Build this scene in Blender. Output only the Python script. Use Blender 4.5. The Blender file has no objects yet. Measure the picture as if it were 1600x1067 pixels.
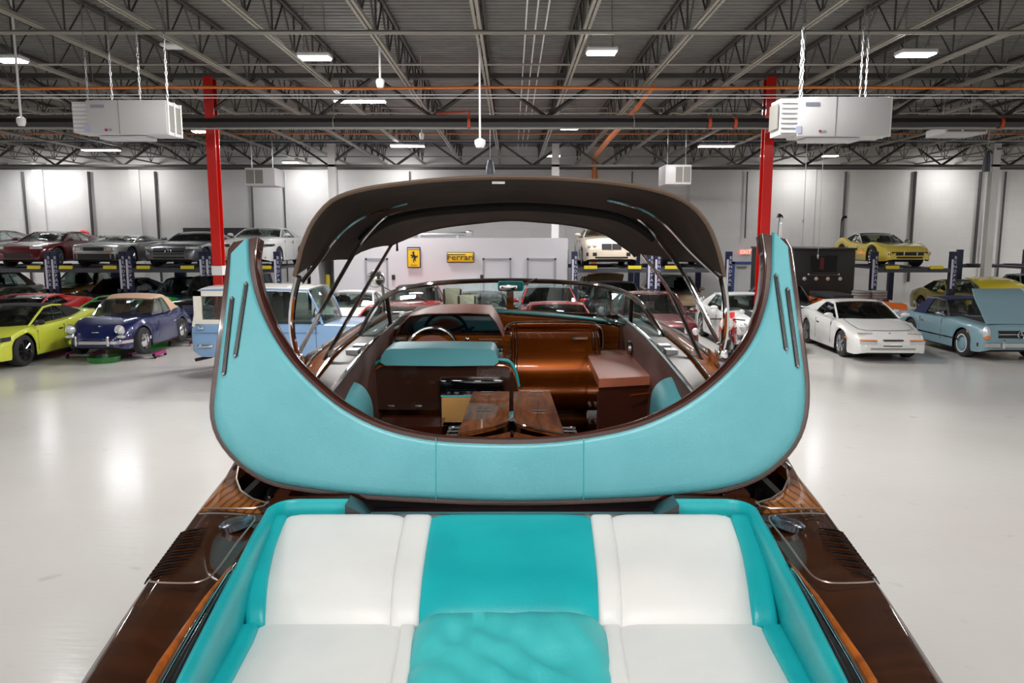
import bpy, bmesh, math, random
from math import sin, cos, pi, radians, sqrt, tan, atan, exp
from mathutils import Vector, Matrix
import numpy as np
random.seed(7)
SC = bpy.context.scene
COL = SC.collection
# ---------------------------------------------------------------- camera
CAMH = 2.85; PITCH = atan(163.5/1200.0); F = 1200.0
cam_d = bpy.data.cameras.new('camera'); cam_d.sensor_width = 36; cam_d.lens = 36*F/1600
cam_d.clip_start = .05; cam_d.clip_end = 200
cam = bpy.data.objects.new('camera', cam_d); COL.objects.link(cam)
cam.location = (0, 0, CAMH); cam.rotation_euler = (pi/2-PITCH, 0, 0)
SC.camera = cam
# ---------------------------------------------------------------- world, view
w = bpy.data.worlds.new('world'); SC.world = w; w.use_nodes = True
w.node_tree.nodes['Background'].inputs[0].default_value = (.9, .95, 1, 1)
w.node_tree.nodes['Background'].inputs[1].default_value = .5
SC.view_settings.view_transform = 'Standard'; SC.view_settings.look = 'None'
SC.view_settings.gamma = 1; SC.view_settings.use_curve_mapping = False
SC.view_settings.exposure = 0.45
SC.cycles.max_bounces = 7; SC.cycles.diffuse_bounces = 4; SC.cycles.glossy_bounces = 4
SC.cycles.transmission_bounces = 4; SC.cycles.transparent_max_bounces = 12
SC.cycles.caustics_reflective = False; SC.cycles.caustics_refractive = False
SC.cycles.sample_clamp_indirect = 4.0
SC.cycles.use_denoising = True
LAMP_W = 60.0      # strength of every ceiling lamp's diffuser

def area(name, loc, sx, sy, power, rot=(0, 0, 0), col=(1, .98, .95)):
    d = bpy.data.lights.new(name, 'AREA'); d.shape = 'RECTANGLE'; d.size = sx; d.size_y = sy
    d.energy = power; d.color = col
    o = bpy.data.objects.new(name, d); o.location = loc; o.rotation_euler = rot; COL.objects.link(o); return o
# added fill lights without housings under the roof, behind, beside and before the camera
for i, (lx, ly) in enumerate([(-6, 6.3), (6, 6.3), (-5, -1), (5, -1), (0, 1.5), (-8, -5), (-3, -5), (3, -5), (8, -5), (-6, -7.5), (0, -7.5), (6, -7.5), (-15, 3), (15, 3), (-2.4, 11.0), (2.6, 11.0), (-4.5, 19), (4.5, 19), (-17, 13), (17, 13), (-21, 21), (21, 21), (-4, 25), (4, 25), (-23, 28), (23, 28)]):
    area('hall_fill', (lx, ly, 5.85), 1.2, .5, (120 if ly < -2 else 80) if ly < 8 else 210)

# ---------------------------------------------------------------- pixel -> world helpers (1600x1067 frame)
CP, SP = cos(PITCH), sin(PITCH)
def ray(px, py):
    a = (px-800)/F; b = -(py-533.5)/F
    return Vector((a, CP + b*SP, -SP + b*CP))
def at(px, py, Y):
    r = ray(px, py); t = Y/r.y
    return Vector((r.x*t, Y, CAMH + r.z*t))
def atz(px, py, z):
    r = ray(px, py); t = (z-CAMH)/r.z
    return Vector((r.x*t, r.y*t, z))
# ---------------------------------------------------------------- tagging
def tag(o, label=None, cat=None, group=None, kind=None):
    if label: o['label'] = label
    if cat: o['category'] = cat
    if group: o['group'] = group
    if kind: o['kind'] = kind
    return o
def empty(name, loc, label=None, cat=None, group=None, rz=0, kind=None):
    o = bpy.data.objects.new(name, None); o.location = loc; o.rotation_euler = (0, 0, rz)
    o.empty_display_size = .1; COL.objects.link(o)
    return tag(o, label, cat, group, kind)
def link(name, me, parent=None, loc=(0, 0, 0)):
    o = bpy.data.objects.new(name, me); COL.objects.link(o)
    if parent: o.parent = parent
    o.location = loc
    return o
# ---------------------------------------------------------------- mesh builder
class MB:
    def __init__(s, org=(0, 0, 0)):
        s.v = []; s.f = []; s.org = Vector(org)
    def add(s, vs, fs):
        n = len(s.v); s.v += [tuple(Vector(v)-s.org) for v in vs]; s.f += [tuple(i+n for i in f) for f in fs]; return s
    def box(s, a, b):
        x0, y0, z0 = a; x1, y1, z1 = b
        return s.add([(x0, y0, z0), (x1, y0, z0), (x1, y1, z0), (x0, y1, z0), (x0, y0, z1), (x1, y0, z1), (x1, y1, z1), (x0, y1, z1)],
                     [(0, 3, 2, 1), (4, 5, 6, 7), (0, 1, 5, 4), (1, 2, 6, 5), (2, 3, 7, 6), (3, 0, 4, 7)])
    def cbox(s, c, d):
        return s.box((c[0]-d[0]/2, c[1]-d[1]/2, c[2]-d[2]/2), (c[0]+d[0]/2, c[1]+d[1]/2, c[2]+d[2]/2))
    def rbox(s, c, d, r=.02):
        bm = bmesh.new(); bmesh.ops.create_cube(bm, size=1)
        for v in bm.verts: v.co = Vector((v.co.x*d[0], v.co.y*d[1], v.co.z*d[2]))
        bmesh.ops.bevel(bm, geom=bm.edges[:], offset=min(r, min(d)*.45), segments=2, affect='EDGES', profile=.5)
        bm.verts.index_update()
        s.add([v.co+Vector(c) for v in bm.verts], [[v.index for v in f.verts] for f in bm.faces]); bm.free(); return s
    def tube(s, pts, r, n=8, closed=False, cap=True):
        pts = [Vector(p) for p in pts]; m = len(pts)
        rs = r if isinstance(r, (list, tuple)) else [r]*m
        rings = []; up = None
        for i, p in enumerate(pts):
            if closed: t = (pts[(i+1) % m]-pts[i-1])
            else: t = pts[min(i+1, m-1)]-pts[max(i-1, 0)]
            t.normalize()
            if up is None:
                up = Vector((0, 0, 1)) if abs(t.z) < .9 else Vector((1, 0, 0))
            a = t.cross(up)
            if a.length < 1e-4: a = t.orthogonal()
            a.normalize(); b = a.cross(t).normalized(); up = b
            rings.append([p+a*(rs[i]*cos(2*pi*k/n))+b*(rs[i]*sin(2*pi*k/n)) for k in range(n)])
        vs = [v for R in rings for v in R]; fs = []
        for i in range(m if closed else m-1):
            j = (i+1) % m
            for k in range(n):
                fs.append((i*n+k, i*n+(k+1) % n, j*n+(k+1) % n, j*n+k))
        if cap and not closed: fs += [tuple(range(n)), tuple(range((m-1)*n, m*n))[::-1]]
        return s.add(vs, fs)
    def bar(s, p, q, r, n=4): return s.tube([p, q], r, n)
    def grid(s, rows, closed_u=False):
        m, n = len(rows), len(rows[0]); fs = []
        for i in range(m-1):
            for k in range(n if closed_u else n-1):
                fs.append((i*n+k, i*n+(k+1) % n, (i+1)*n+(k+1) % n, (i+1)*n+k))
        return s.add([v for R in rows for v in R], fs)
    def slab(s, rows, d):
        """a grid with thickness: d is the offset vector of its back side"""
        m, n = len(rows), len(rows[0]); d = Vector(d); N = m*n
        vs = [Vector(v) for R in rows for v in R]; vs += [v+d for v in vs]; fs = []
        for i in range(m-1):
            for k in range(n-1):
                q = (i*n+k, i*n+k+1, (i+1)*n+k+1, (i+1)*n+k); fs += [q, tuple(N+x for x in q[::-1])]
        rim = [k for k in range(n)]+[i*n+n-1 for i in range(1, m)]+[(m-1)*n+k for k in range(n-2, -1, -1)]+[i*n for i in range(m-2, 0, -1)]
        for a, b in zip(rim, rim[1:]+rim[:1]): fs.append((b, a, N+a, N+b))
        return s.add(vs, fs)
    def prism(s, poly, d):
        n = len(poly); d = Vector(d); vs = [Vector(p) for p in poly]; vs += [p+d for p in vs]
        return s.add(vs, [tuple(range(n))[::-1], tuple(range(n, 2*n))]+[(i, (i+1) % n, n+(i+1) % n, n+i) for i in range(n)])
    def lathe(s, prof, c=(0, 0, 0), axis='z', n=16):
        rows = []
        for r, h in prof:
            R = []
            for k in range(n):
                a = 2*pi*k/n; u, v = r*cos(a), r*sin(a)
                p = (u, v, h) if axis == 'z' else ((h, u, v) if axis == 'x' else (u, h, v))
                R.append(Vector(p)+Vector(c))
            rows.append(R)
        return s.grid(rows, True)
    def ball(s, c, r, n=10, m=6):
        rx, ry, rz = r if isinstance(r, (tuple, list)) else (r, r, r)
        rows = [[Vector((c[0]+rx*sin(pi*i/m)*cos(2*pi*k/n), c[1]+ry*sin(pi*i/m)*sin(2*pi*k/n), c[2]+rz*cos(pi*i/m))) for k in range(n)] for i in range(m+1)]
        return s.grid(rows, True)
    def mesh(s, mat=None, smooth=True, name='m', angle=35):
        me = bpy.data.meshes.new(name); me.from_pydata(s.v, [], s.f)
        if mat: me.materials.append(mat)
        bm = bmesh.new(); bm.from_mesh(me)
        bmesh.ops.remove_doubles(bm, verts=bm.verts, dist=1e-5)
        bmesh.ops.recalc_face_normals(bm, faces=bm.faces)
        if smooth:
            ca = radians(angle)
            for f in bm.faces: f.smooth = True
            for e in bm.edges:
                if len(e.link_faces) == 2 and e.calc_face_angle(0) > ca: e.smooth = False
        bm.to_mesh(me); bm.free(); me.update()
        return me
    def build(s, name, mat, parent=None, smooth=True, angle=35, loc=(0, 0, 0)):
        return link(name, s.mesh(mat, smooth, name, angle), parent, loc)
def arc(p, q, bulge, n=12):
    p, q, b = Vector(p), Vector(q), Vector(bulge)
    return [p.lerp(q, t/n)+b*(4*(t/n)*(1-t/n)) for t in range(n+1)]
def smooth_path(pts, n=6):
    """Catmull-Rom through the points"""
    P = [Vector(p) for p in pts]; out = []
    for i in range(len(P)-1):
        a = P[i-1] if i else P[0]*2-P[1]; b, c = P[i], P[i+1]; d = P[i+2] if i+2 < len(P) else P[-1]*2-P[-2]
        for k in range(n):
            t = k/n
            out.append(.5*((2*b)+(c-a)*t+(2*a-5*b+4*c-d)*t*t+(3*b-a-3*c+d)*t**3))
    return out+[P[-1]]
def text(name, body, size, loc, rot, mat, parent=None, ext=.003, org=(0, 0, 0), sx=1, align='CENTER'):
    cu = bpy.data.curves.new(name, 'FONT'); cu.body = body; cu.size = size; cu.extrude = ext
    cu.align_x = align; cu.align_y = 'CENTER'; cu.resolution_u = 2
    t = bpy.data.objects.new('tmp', cu); COL.objects.link(t)
    dg = bpy.context.evaluated_depsgraph_get()
    me = bpy.data.meshes.new_from_object(t.evaluated_get(dg)); bpy.data.objects.remove(t); bpy.data.curves.remove(cu)
    me.transform(Matrix.Diagonal((sx, 1, 1, 1))); me.materials.clear(); me.materials.append(mat)
    o = link(name, me, parent, Vector(loc)-Vector(org)); o.rotation_euler = rot
    return o
# ---------------------------------------------------------------- materials
MT = {}
def srgb(r, g, b):
    f = lambda c: (c/255/12.92) if c/255 <= .04045 else ((c/255+.055)/1.055)**2.4
    return (f(r), f(g), f(b), 1)
def mat(name, col, rough=.5, metal=0, coat=0, spec=.5, emit=None, es=1, trans=0, alpha=1, sheen=0):
    if name in MT: return MT[name]
    m = bpy.data.materials.new(name); m.use_nodes = True; b = m.node_tree.nodes['Principled BSDF']
    b.inputs['Base Color'].default_value = col if len(col) == 4 else (*col, 1)
    b.inputs['Roughness'].default_value = rough; b.inputs['Metallic'].default_value = metal
    b.inputs['Coat Weight'].default_value = coat; b.inputs['Coat Roughness'].default_value = .04
    b.inputs['Specular IOR Level'].default_value = spec
    if emit: b.inputs['Emission Color'].default_value = (*emit, 1); b.inputs['Emission Strength'].default_value = es
    MT[name] = m; return m
def nodes(m): return m.node_tree.nodes, m.node_tree.links, m.node_tree.nodes['Principled BSDF']
def noisy(m, c2, scale=4, stretch=(1, 1, 1), bump=0, detail=4, lo=.4, hi=.6, bscale=None, wave=None):
    """mix the base colour with c2 by object-space noise, optional fine bump"""
    N, L, B = nodes(m)
    tc = N.new('ShaderNodeTexCoord'); mp = N.new('ShaderNodeMapping'); mp.inputs['Scale'].default_value = stretch
    L.new(tc.outputs['Object'], mp.inputs[0])
    nz = N.new('ShaderNodeTexNoise'); nz.inputs['Scale'].default_value = scale; nz.inputs['Detail'].default_value = detail
    L.new(mp.outputs[0], nz.inputs[0])
    rp = N.new('ShaderNodeValToRGB'); rp.color_ramp.elements[0].position = lo; rp.color_ramp.elements[1].position = hi
    rp.color_ramp.elements[0].color = B.inputs['Base Color'].default_value[:]; rp.color_ramp.elements[1].color = c2
    L.new(nz.outputs[0], rp.inputs[0]); L.new(rp.outputs[0], B.inputs['Base Color'])
    if bump:
        n2 = N.new('ShaderNodeTexNoise'); n2.inputs['Scale'].default_value = bscale or scale*8; n2.inputs['Detail'].default_value = 3
        L.new(tc.outputs['Object'], n2.inputs[0])
        bp = N.new('ShaderNodeBump'); bp.inputs['Strength'].default_value = bump; bp.inputs['Distance'].default_value = .01
        L.new(n2.outputs[0], bp.inputs['Height']); L.new(bp.outputs[0], B.inputs['Normal'])
    return m
def wood(name, c1, c2, scale=(30, 1.5, 30), coat=.65, rough=.55, bands=None):
    m = mat(name, c1, rough, 0, coat, .05); N, L, B = nodes(m)
    tc = N.new('ShaderNodeTexCoord'); mp = N.new('ShaderNodeMapping'); mp.inputs['Scale'].default_value = scale
    L.new(tc.outputs['Object'], mp.inputs[0])
    nz = N.new('ShaderNodeTexNoise'); nz.inputs['Scale'].default_value = 1; nz.inputs['Detail'].default_value = 5; nz.inputs['Distortion'].default_value = 1.2
    L.new(mp.outputs[0], nz.inputs[0])
    rp = N.new('ShaderNodeValToRGB'); rp.color_ramp.elements[0].position = .35; rp.color_ramp.elements[1].position = .66
    rp.color_ramp.elements[0].color = c1; rp.color_ramp.elements[1].color = c2
    L.new(nz.outputs[0], rp.inputs[0]); out = rp.outputs[0]
    if bands:   # dark caulk stripes along the boat
        wv = N.new('ShaderNodeTexWave'); wv.inputs['Scale'].default_value = bands[0]; wv.bands_direction = bands[1]; wv.inputs['Distortion'].default_value = .12
        L.new(tc.outputs['Object'], wv.inputs[0])
        r2 = N.new('ShaderNodeValToRGB'); r2.color_ramp.elements[0].position = .12; r2.color_ramp.elements[1].position = .4
        r2.color_ramp.elements[0].color = (.15, .1, .06, 1); r2.color_ramp.elements[1].color = (1, 1, 1, 1)
        L.new(wv.outputs[0], r2.inputs[0])
        mx = N.new('ShaderNodeMix'); mx.data_type = 'RGBA'; mx.blend_type = 'MULTIPLY'; mx.inputs[0].default_value = .75
        L.new(out, mx.inputs[6]); L.new(r2.outputs[0], mx.inputs[7]); out = mx.outputs[2]
    L.new(out, B.inputs['Base Color']); return m
def glass(name, tint, gloss=.12, rough=.02):
    m = bpy.data.materials.new(name); m.use_nodes = True; N = m.node_tree.nodes; L = m.node_tree.links; N.clear()
    o = N.new('ShaderNodeOutputMaterial'); t = N.new('ShaderNodeBsdfTransparent'); t.inputs[0].default_value = (*tint, 1)
    g = N.new('ShaderNodeBsdfGlossy'); g.inputs['Roughness'].default_value = rough
    fr = N.new('ShaderNodeFresnel'); fr.inputs[0].default_value = 1.5
    ad = N.new('ShaderNodeMath'); ad.operation = 'MULTIPLY_ADD'; ad.inputs[1].default_value = .55; ad.inputs[2].default_value = gloss*.15
    mx = N.new('ShaderNodeMixShader'); L.new(fr.outputs[0], ad.inputs[0]); L.new(ad.outputs[0], mx.inputs[0])
    L.new(t.outputs[0], mx.inputs[1]); L.new(g.outputs[0], mx.inputs[2]); L.new(mx.outputs[0], o.inputs[0])
    MT[name] = m; return m
CHROME = mat('chrome', (.82, .83, .85), .08, 1)
STEEL = mat('brushed_steel', (.45, .46, .48), .3, 1)
BLACK = mat('black_plastic', (.012, .012, .014), .45)
GLOSSBLACK = mat('gloss_black', (.006, .006, .008), .12, 0, 1)
DARK = mat('dark_void', (.008, .007, .007), .8)
RUBBER = mat('tyre_rubber', (.02, .02, .021), .75)
WHITEP = mat('white_paint', (.72, .72, .72), .45)
RED = mat('red_enamel', srgb(190, 20, 12), .3, 0, .5)
TURQ = mat('turquoise_leather_sheen', srgb(100, 178, 188), .36, spec=.6)  # same leather as the seats, paler: its sheen is put into the colour
noisy(TURQ, srgb(92, 171, 181), 3, bump=.12, bscale=260)
TURQM = mat('turquoise_mid', srgb(62, 182, 184), .45)  # same leather again, a tone between the other two copies
noisy(TURQM, srgb(54, 174, 178), 4, bump=.12, bscale=200)
TURQD = mat('turquoise_deep', srgb(18, 170, 176), .38)  # the turquoise without the painted sheen
noisy(TURQD, srgb(12, 162, 169), 4, bump=.12, bscale=200)
WHITEL = mat('white_leather', srgb(227, 225, 223), .42)
noisy(WHITEL, srgb(221, 220, 219), 3, bump=.12, bscale=220)
MAHO = wood('dark_mahogany', srgb(44, 19, 4), srgb(58, 27, 7), (1.5, 9, 1.5))
TEAK = wood('striped_teak', srgb(134, 76, 24), srgb(160, 94, 32), (3, .8, 3), bands=(10, 'X'))
ORWOOD = wood('orange_mahogany', srgb(130, 66, 18), srgb(172, 92, 28), (2, 14, 20))
TABWOOD = wood('rosewood', srgb(92, 46, 18), srgb(140, 80, 38), (18, 3, 3))
COPPER = mat('copper_lacquer', srgb(186, 92, 18), .26, .7, 1)
BROWNL = mat('brown_leather', srgb(104, 66, 56), .5)
noisy(BROWNL, srgb(94, 58, 50), 5, bump=.15, bscale=200)
SALMON = mat('tan_leather', srgb(158, 92, 72), .5)
CANVAS = mat('brown_canvas', srgb(90, 78, 70), .85)
noisy(CANVAS, srgb(78, 68, 61), 3, bump=.3, bscale=40)
# ================================================================ the hall
LEFT, RIGHT, BACKY, FRONTY = -25.5, 25.5, 33.5, -9.0
ZBOT = CAMH+3.06; ZTOP = CAMH+3.8
FLOOR = mat('epoxy_floor', srgb(203, 200, 196), .22, 0, .15, .35); FLOOR.node_tree.nodes['Principled BSDF'].inputs['Coat Roughness'].default_value = .1
def floor_nodes():
    N, L, B = nodes(FLOOR)
    tc = N.new('ShaderNodeTexCoord')
    def nz(sc, det): 
        n = N.new('ShaderNodeTexNoise'); n.inputs['Scale'].default_value = sc; n.inputs['Detail'].default_value = det; L.new(tc.outputs['Object'], n.inputs[0]); return n
    a = nz(.5, 5); b = nz(3.2, 7)
    r = N.new('ShaderNodeValToRGB'); r.color_ramp.elements[0].position = .3; r.color_ramp.elements[1].position = .7
    r.color_ramp.elements[0].color = srgb(208, 204, 200); r.color_ramp.elements[1].color = srgb(214, 212, 209)
    L.new(a.outputs[0], r.inputs[0])
    r2 = N.new('ShaderNodeValToRGB'); r2.color_ramp.elements[0].position = .66; r2.color_ramp.elements[1].position = .74
    r2.color_ramp.elements[0].color = (0, 0, 0, 1); r2.color_ramp.elements[1].color = (.35, .35, .35, 1); L.new(b.outputs[0], r2.inputs[0])
    mx = N.new('ShaderNodeMix'); mx.data_type = 'RGBA'; mx.inputs[7].default_value = srgb(168, 160, 150)
    L.new(r2.outputs[0], mx.inputs[0]); L.new(r.outputs[0], mx.inputs[6]); L.new(mx.outputs[2], B.inputs['Base Color'])
    bp = N.new('ShaderNodeBump'); bp.inputs['Strength'].default_value = .1; bp.inputs['Distance'].default_value = .02
    w = nz(3, 3); mpf = N.new('ShaderNodeMapping'); mpf.inputs['Scale'].default_value = (1, 5, 1); L.new(tc.outputs['Object'], mpf.inputs[0]); L.new(mpf.outputs[0], w.inputs[0]); L.new(w.outputs[0], bp.inputs['Height']); L.new(bp.outputs[0], B.inputs['Normal']); L.new(bp.outputs[0], B.inputs['Coat Normal'])
floor_nodes()
WALL = mat('painted_block_wall', srgb(214, 213, 212), .6)
N_, L_, B_ = nodes(WALL)
tc = N_.new('ShaderNodeTexCoord'); sx = N_.new('ShaderNodeSeparateXYZ'); cb = N_.new('ShaderNodeCombineXYZ'); br = N_.new('ShaderNodeTexBrick')
L_.new(tc.outputs['Object'], sx.inputs[0]); L_.new(sx.outputs[0], cb.inputs[0]); L_.new(sx.outputs[2], cb.inputs[1])
br.inputs['Scale'].default_value = 1; br.inputs['Brick Width'].default_value = .8; br.inputs['Row Height'].default_value = .4; br.inputs['Mortar Size'].default_value = .012
br.inputs['Color1'].default_value = srgb(216, 215, 214); br.inputs['Color2'].default_value = srgb(211, 210, 210); br.inputs['Mortar'].default_value = srgb(209, 208, 208)
L_.new(cb.outputs[0], br.inputs[0]); L_.new(br.outputs[0], B_.inputs['Base Color'])
SIDEW = mat('side_wall_paint', srgb(205, 204, 202), .6)
DECK = mat('galvanised_deck', srgb(122, 122, 117), .5, .1)
noisy(DECK, srgb(112, 112, 110), 2)
JOIST = mat('joist_steel', srgb(150, 148, 138), .5, .1)
JOISTD = mat('joist_web_steel', srgb(74, 72, 69), .55, .1)
GIRD = mat('girder_steel', srgb(76, 74, 71), .5, .1)
def struct(mb, name, m, parent=None, smooth=False):
    o = mb.build(name, m, parent, smooth)
    if not parent: o['kind'] = 'structure'
    return o
struct(MB().box((LEFT, FRONTY, -.3), (RIGHT, BACKY, 0)), 'floor', FLOOR)
struct(MB().box((LEFT, BACKY, 0), (RIGHT, BACKY+.3, ZTOP+.3)), 'wall_back', WALL)
struct(MB().box((LEFT-.3, FRONTY, 0), (LEFT, BACKY+.3, ZTOP+.3)), 'wall_left', SIDEW)
struct(MB().box((RIGHT, FRONTY, 0), (RIGHT+.3, BACKY+.3, ZTOP+.3)), 'wall_right', SIDEW)
struct(MB().box((LEFT, FRONTY-.3, 0), (RIGHT, FRONTY, ZTOP+.3)), 'wall_front', SIDEW)
# corrugated deck: ribs run across the hall
mb = MB(); ys = []; y = FRONTY
while y < BACKY:
    ys += [(y, 0), (y+.09, 0), (y+.12, .065), (y+.17, .065)]; y += .2
rows = [[(LEFT, yy, ZTOP+zz), (RIGHT, yy, ZTOP+zz)] for yy, zz in ys]
mb.grid(rows); mb.box((LEFT, FRONTY, ZTOP+.12), (RIGHT, BACKY, ZTOP+.3))
struct(mb, 'ceiling', DECK)
# pilasters and wall ledge
mb = MB()
struct(MB().box((LEFT, BACKY-.12, ZBOT-.22), (RIGHT, BACKY, ZBOT-.12)), 'trim_1', GIRD)
i = 2
for px in (62, 212, 518, 875, 1085, 1265, 1545):
    p = at(px, 300, BACKY); 
    struct(MB().box((p.x-.22, BACKY-.1, 0), (p.x+.22, BACKY, ZBOT-.22)), 'trim_%d' % i, WALL); i += 1
def ORD(n): return 'first second third fourth fifth sixth seventh eighth ninth tenth eleventh twelfth thirteenth fourteenth fifteenth sixteenth'.split()[n-1]
# conduits down the back wall
COND = mat('wall_conduit', srgb(70, 68, 68), .5)
for ci, (px, pb, r) in enumerate(((35, 440, .05), (138, 440, .06), (242, 440, .05), (392, 375, .04), (443, 440, .03), (640, 370, .03), (988, 372, .03), (1168, 372, .03), (1322, 460, .05), (1431, 440, .06), (1533, 412, .06), (1572, 440, .04))):
    a = at(px, 268, BACKY-.1); b = Vector((a.x, a.y, at(px, pb, BACKY).z)) 
    o = MB(b).tube([a, b], r, 6).build('wall_conduit', COND, loc=b)
    tag(o, 'dark conduit down the white back wall, %s from the left' % ORD(ci+1), 'conduit', 'dark conduits down the back wall')
# ---------------------------------------------------------------- joists, girders
JX = [1.114+1.62*k for k in range(-16, 15)]
BAYS = [(-5.5, 5.7), (5.7, 16.9), (16.9, 28.1), (28.1, 33.5)]
def ORD(n): return 'first second third fourth fifth sixth seventh eighth ninth tenth eleventh twelfth thirteenth fourteenth fifteenth sixteenth'.split()[n-1]
BAYN = ['in the bay over the camera', 'in front of the red columns', 'behind the red columns', 'next to the back wall']
def joist_meshes(Lb):
    top = MB().box((-.06, 0, .68), (-.012, Lb, .74)).box((.012, 0, .68), (.06, Lb, .74)).mesh(JOISTD, False)
    bot = MB().box((-.055, 0, 0), (-.012, Lb, .05)).box((.012, 0, 0), (.055, Lb, .05)).mesh(JOIST, False)
    bars = []; n = max(2, round(Lb/1.25)); s = Lb/n
    for k in range(n):
        bars += [(k*s, .70, k*s+s/2, .03), (k*s+s/2, .03, (k+1)*s, .70), (k*s+s/2, .03, k*s+s/2, .70)]
    bm = {}
    for j in range(3):
        y0, z0, y1, z1 = bars[j]; bm[j] = MB().bar((0, 0, z0), (0, y1-y0, z1), .017, 4).mesh(JOISTD, False)
    return top, bot, [(bars[i][0], bm[i % 3]) for i in range(len(bars))]
BRG = mat('galvanised_pipe', srgb(150, 148, 140), .4, .4)
for bi, (y0, y1) in enumerate(BAYS):
    tm, bmsh, bars = joist_meshes(y1-y0)
    for x in JX:
        if abs(x) > 25: continue
        kx = round((x+.506)/1.62); sd = 'centre' if kx == 0 else ('%s left of the centre one' % ORD(-kx) if kx < 0 else '%s right of the centre one' % ORD(kx))
        j = empty('roof_joist', (x, y0, ZBOT), 'open-web steel roof joist, %s, %s' % (sd, BAYN[bi]), 'joist', 'open-web steel roof joists')
        link('top_chord', tm, j); link('bottom_chord', bmsh, j)
        if bi in (1, 2, 3):
            for (yy, me) in bars: link('web_bar', me, j, (0, yy, 0))
        else:
            mb = MB()
            for (yy, me) in bars: mb.add([v.co+Vector((0, yy, 0)) for v in me.vertices], [tuple(p.vertices) for p in me.polygons])
            mb.build('web_bar', JOISTD, j, False)
for gi, gy in enumerate((5.7, 16.9, 28.1)):
    g = empty('roof_girder', (0, gy, CAMH+2.5), 'deep dark steel truss girder over the red columns' if gi == 1 else ('grey steel truss girder in front of the back wall' if gi == 2 else 'dark steel truss girder above the boat'), 'girder')
    MB().box((LEFT, -.1, .82), (RIGHT, -.015, .92)).box((LEFT, .015, .82), (RIGHT, .1, .92)).build('top_chord', GIRD, g, False)
    MB().box((LEFT, -.1, -.02), (RIGHT, -.015, .06)).box((LEFT, .015, -.02), (RIGHT, .1, .06)).build('bottom_chord', GIRD, g, False)
    m1 = MB().bar((0, 0, .04), (1.22, 0, .86), .045, 4).mesh(GIRD, False); m2 = MB().bar((0, 0, .86), (1.22, 0, .04), .035, 4).mesh(GIRD, False)
    for k in range(20):
        xx = -6.58-1.22*14+2.44*k
        link('web_bar', m1, g, (xx, 0, 0)); link('web_bar', m2, g, (xx+1.22, 0, 0))
# bridging and conduit pipes crossing the hall
def cross(y, z, r, label, m=BRG, name='cross_pipe', cat='pipe', group=None, sag=0):
    p = (0, y, z)
    o = MB(p).tube([(LEFT+(RIGHT-LEFT)*k/16, y, z-sag*(k % 2)) for k in range(17)], r, 6).build(name, m, None, loc=p)
    tag(o, label, cat, group); return o
for qi, (y, z, r) in enumerate(((9.3, ZTOP-.1, .03), (10.2, ZBOT+.03, .02), (12.0, ZBOT-.03, .035), (12.3, ZTOP-.12, .025), (14.4, ZBOT+.02, .02), (20.0, ZBOT+.04, .025), (22.6, ZBOT+.02, .025), (22.8, ZTOP-.12, .025), (25.5, ZBOT+.02, .025), (30.5, ZBOT+.02, .025))):
    cross(y, z, r, 'thin grey steel pipe crossing the roof joists, %s from the near side' % ORD(qi+1), group='bridging pipes across the joists')
mp = cross(15.9, at(800, 192, 15.9).z, .1, 'thick black main pipe crossing the hall below the joists', mat('black_pipe', (.012, .012, .014), .28), 'main_pipe')
cross(16.2, at(800, 200, 16.2).z, .03, 'thin grey pipe just below the thick black main pipe', BRG)
ORANGE = mat('orange_conduit', srgb(214, 120, 48), .45)
cross(15.6, at(800, 136, 15.6).z, .03, 'orange tube crossing the hall above the black main pipe', ORANGE, 'orange_tube', 'tube', sag=.03)
cross(15.3, at(800, 148, 15.3).z, .009, 'upper of two thin white tubes below the orange tube', WHITEP, 'white_tube', 'tube')
cross(15.3, at(800, 153, 15.3).z, .009, 'lower of two thin white tubes below the orange tube', WHITEP, 'white_tube', 'tube')
cross(24.5, at(800, 209, 24.5).z, .025, 'thin orange tube in the far bay of the roof', ORANGE, 'orange_tube', 'tube')
cross(27.5, at(800, 222, 27.5).z, .05, 'dark blue pipe in front of the far girder', mat('blue_pipe', srgb(38, 44, 70), .4), 'blue_pipe')
pts = [at(1022, 134, 15.6), at(985, 180, 17.5), at(945, 225, 24), at(930, 245, 32), at(929, 262, 33.3), at(929, 350, 33.3), at(926, 470, 33.3)]
o = MB(pts[0]).tube(smooth_path(pts, 4), [.035+.07*min(1, k/12) for k in range(25)], 6).build('orange_hose', ORANGE, loc=pts[0]); tag(o, 'orange flexible hose running back and down the white back wall', 'hose')
for k in range(3):
    xx = .22+.16*k; p = (xx, 4, CAMH+3.35)
    o = MB(p).tube([(xx, 4, CAMH+3.35), (xx, 30, CAMH+3.35)], .013, 6).build('white_tube', WHITEP, loc=p)
    tag(o, ['left', 'middle', 'right'][k]+' one of three thin white tubes running side by side to the back wall', 'tube', 'three parallel white roof tubes')
p = at(820, 222, 28)
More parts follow.
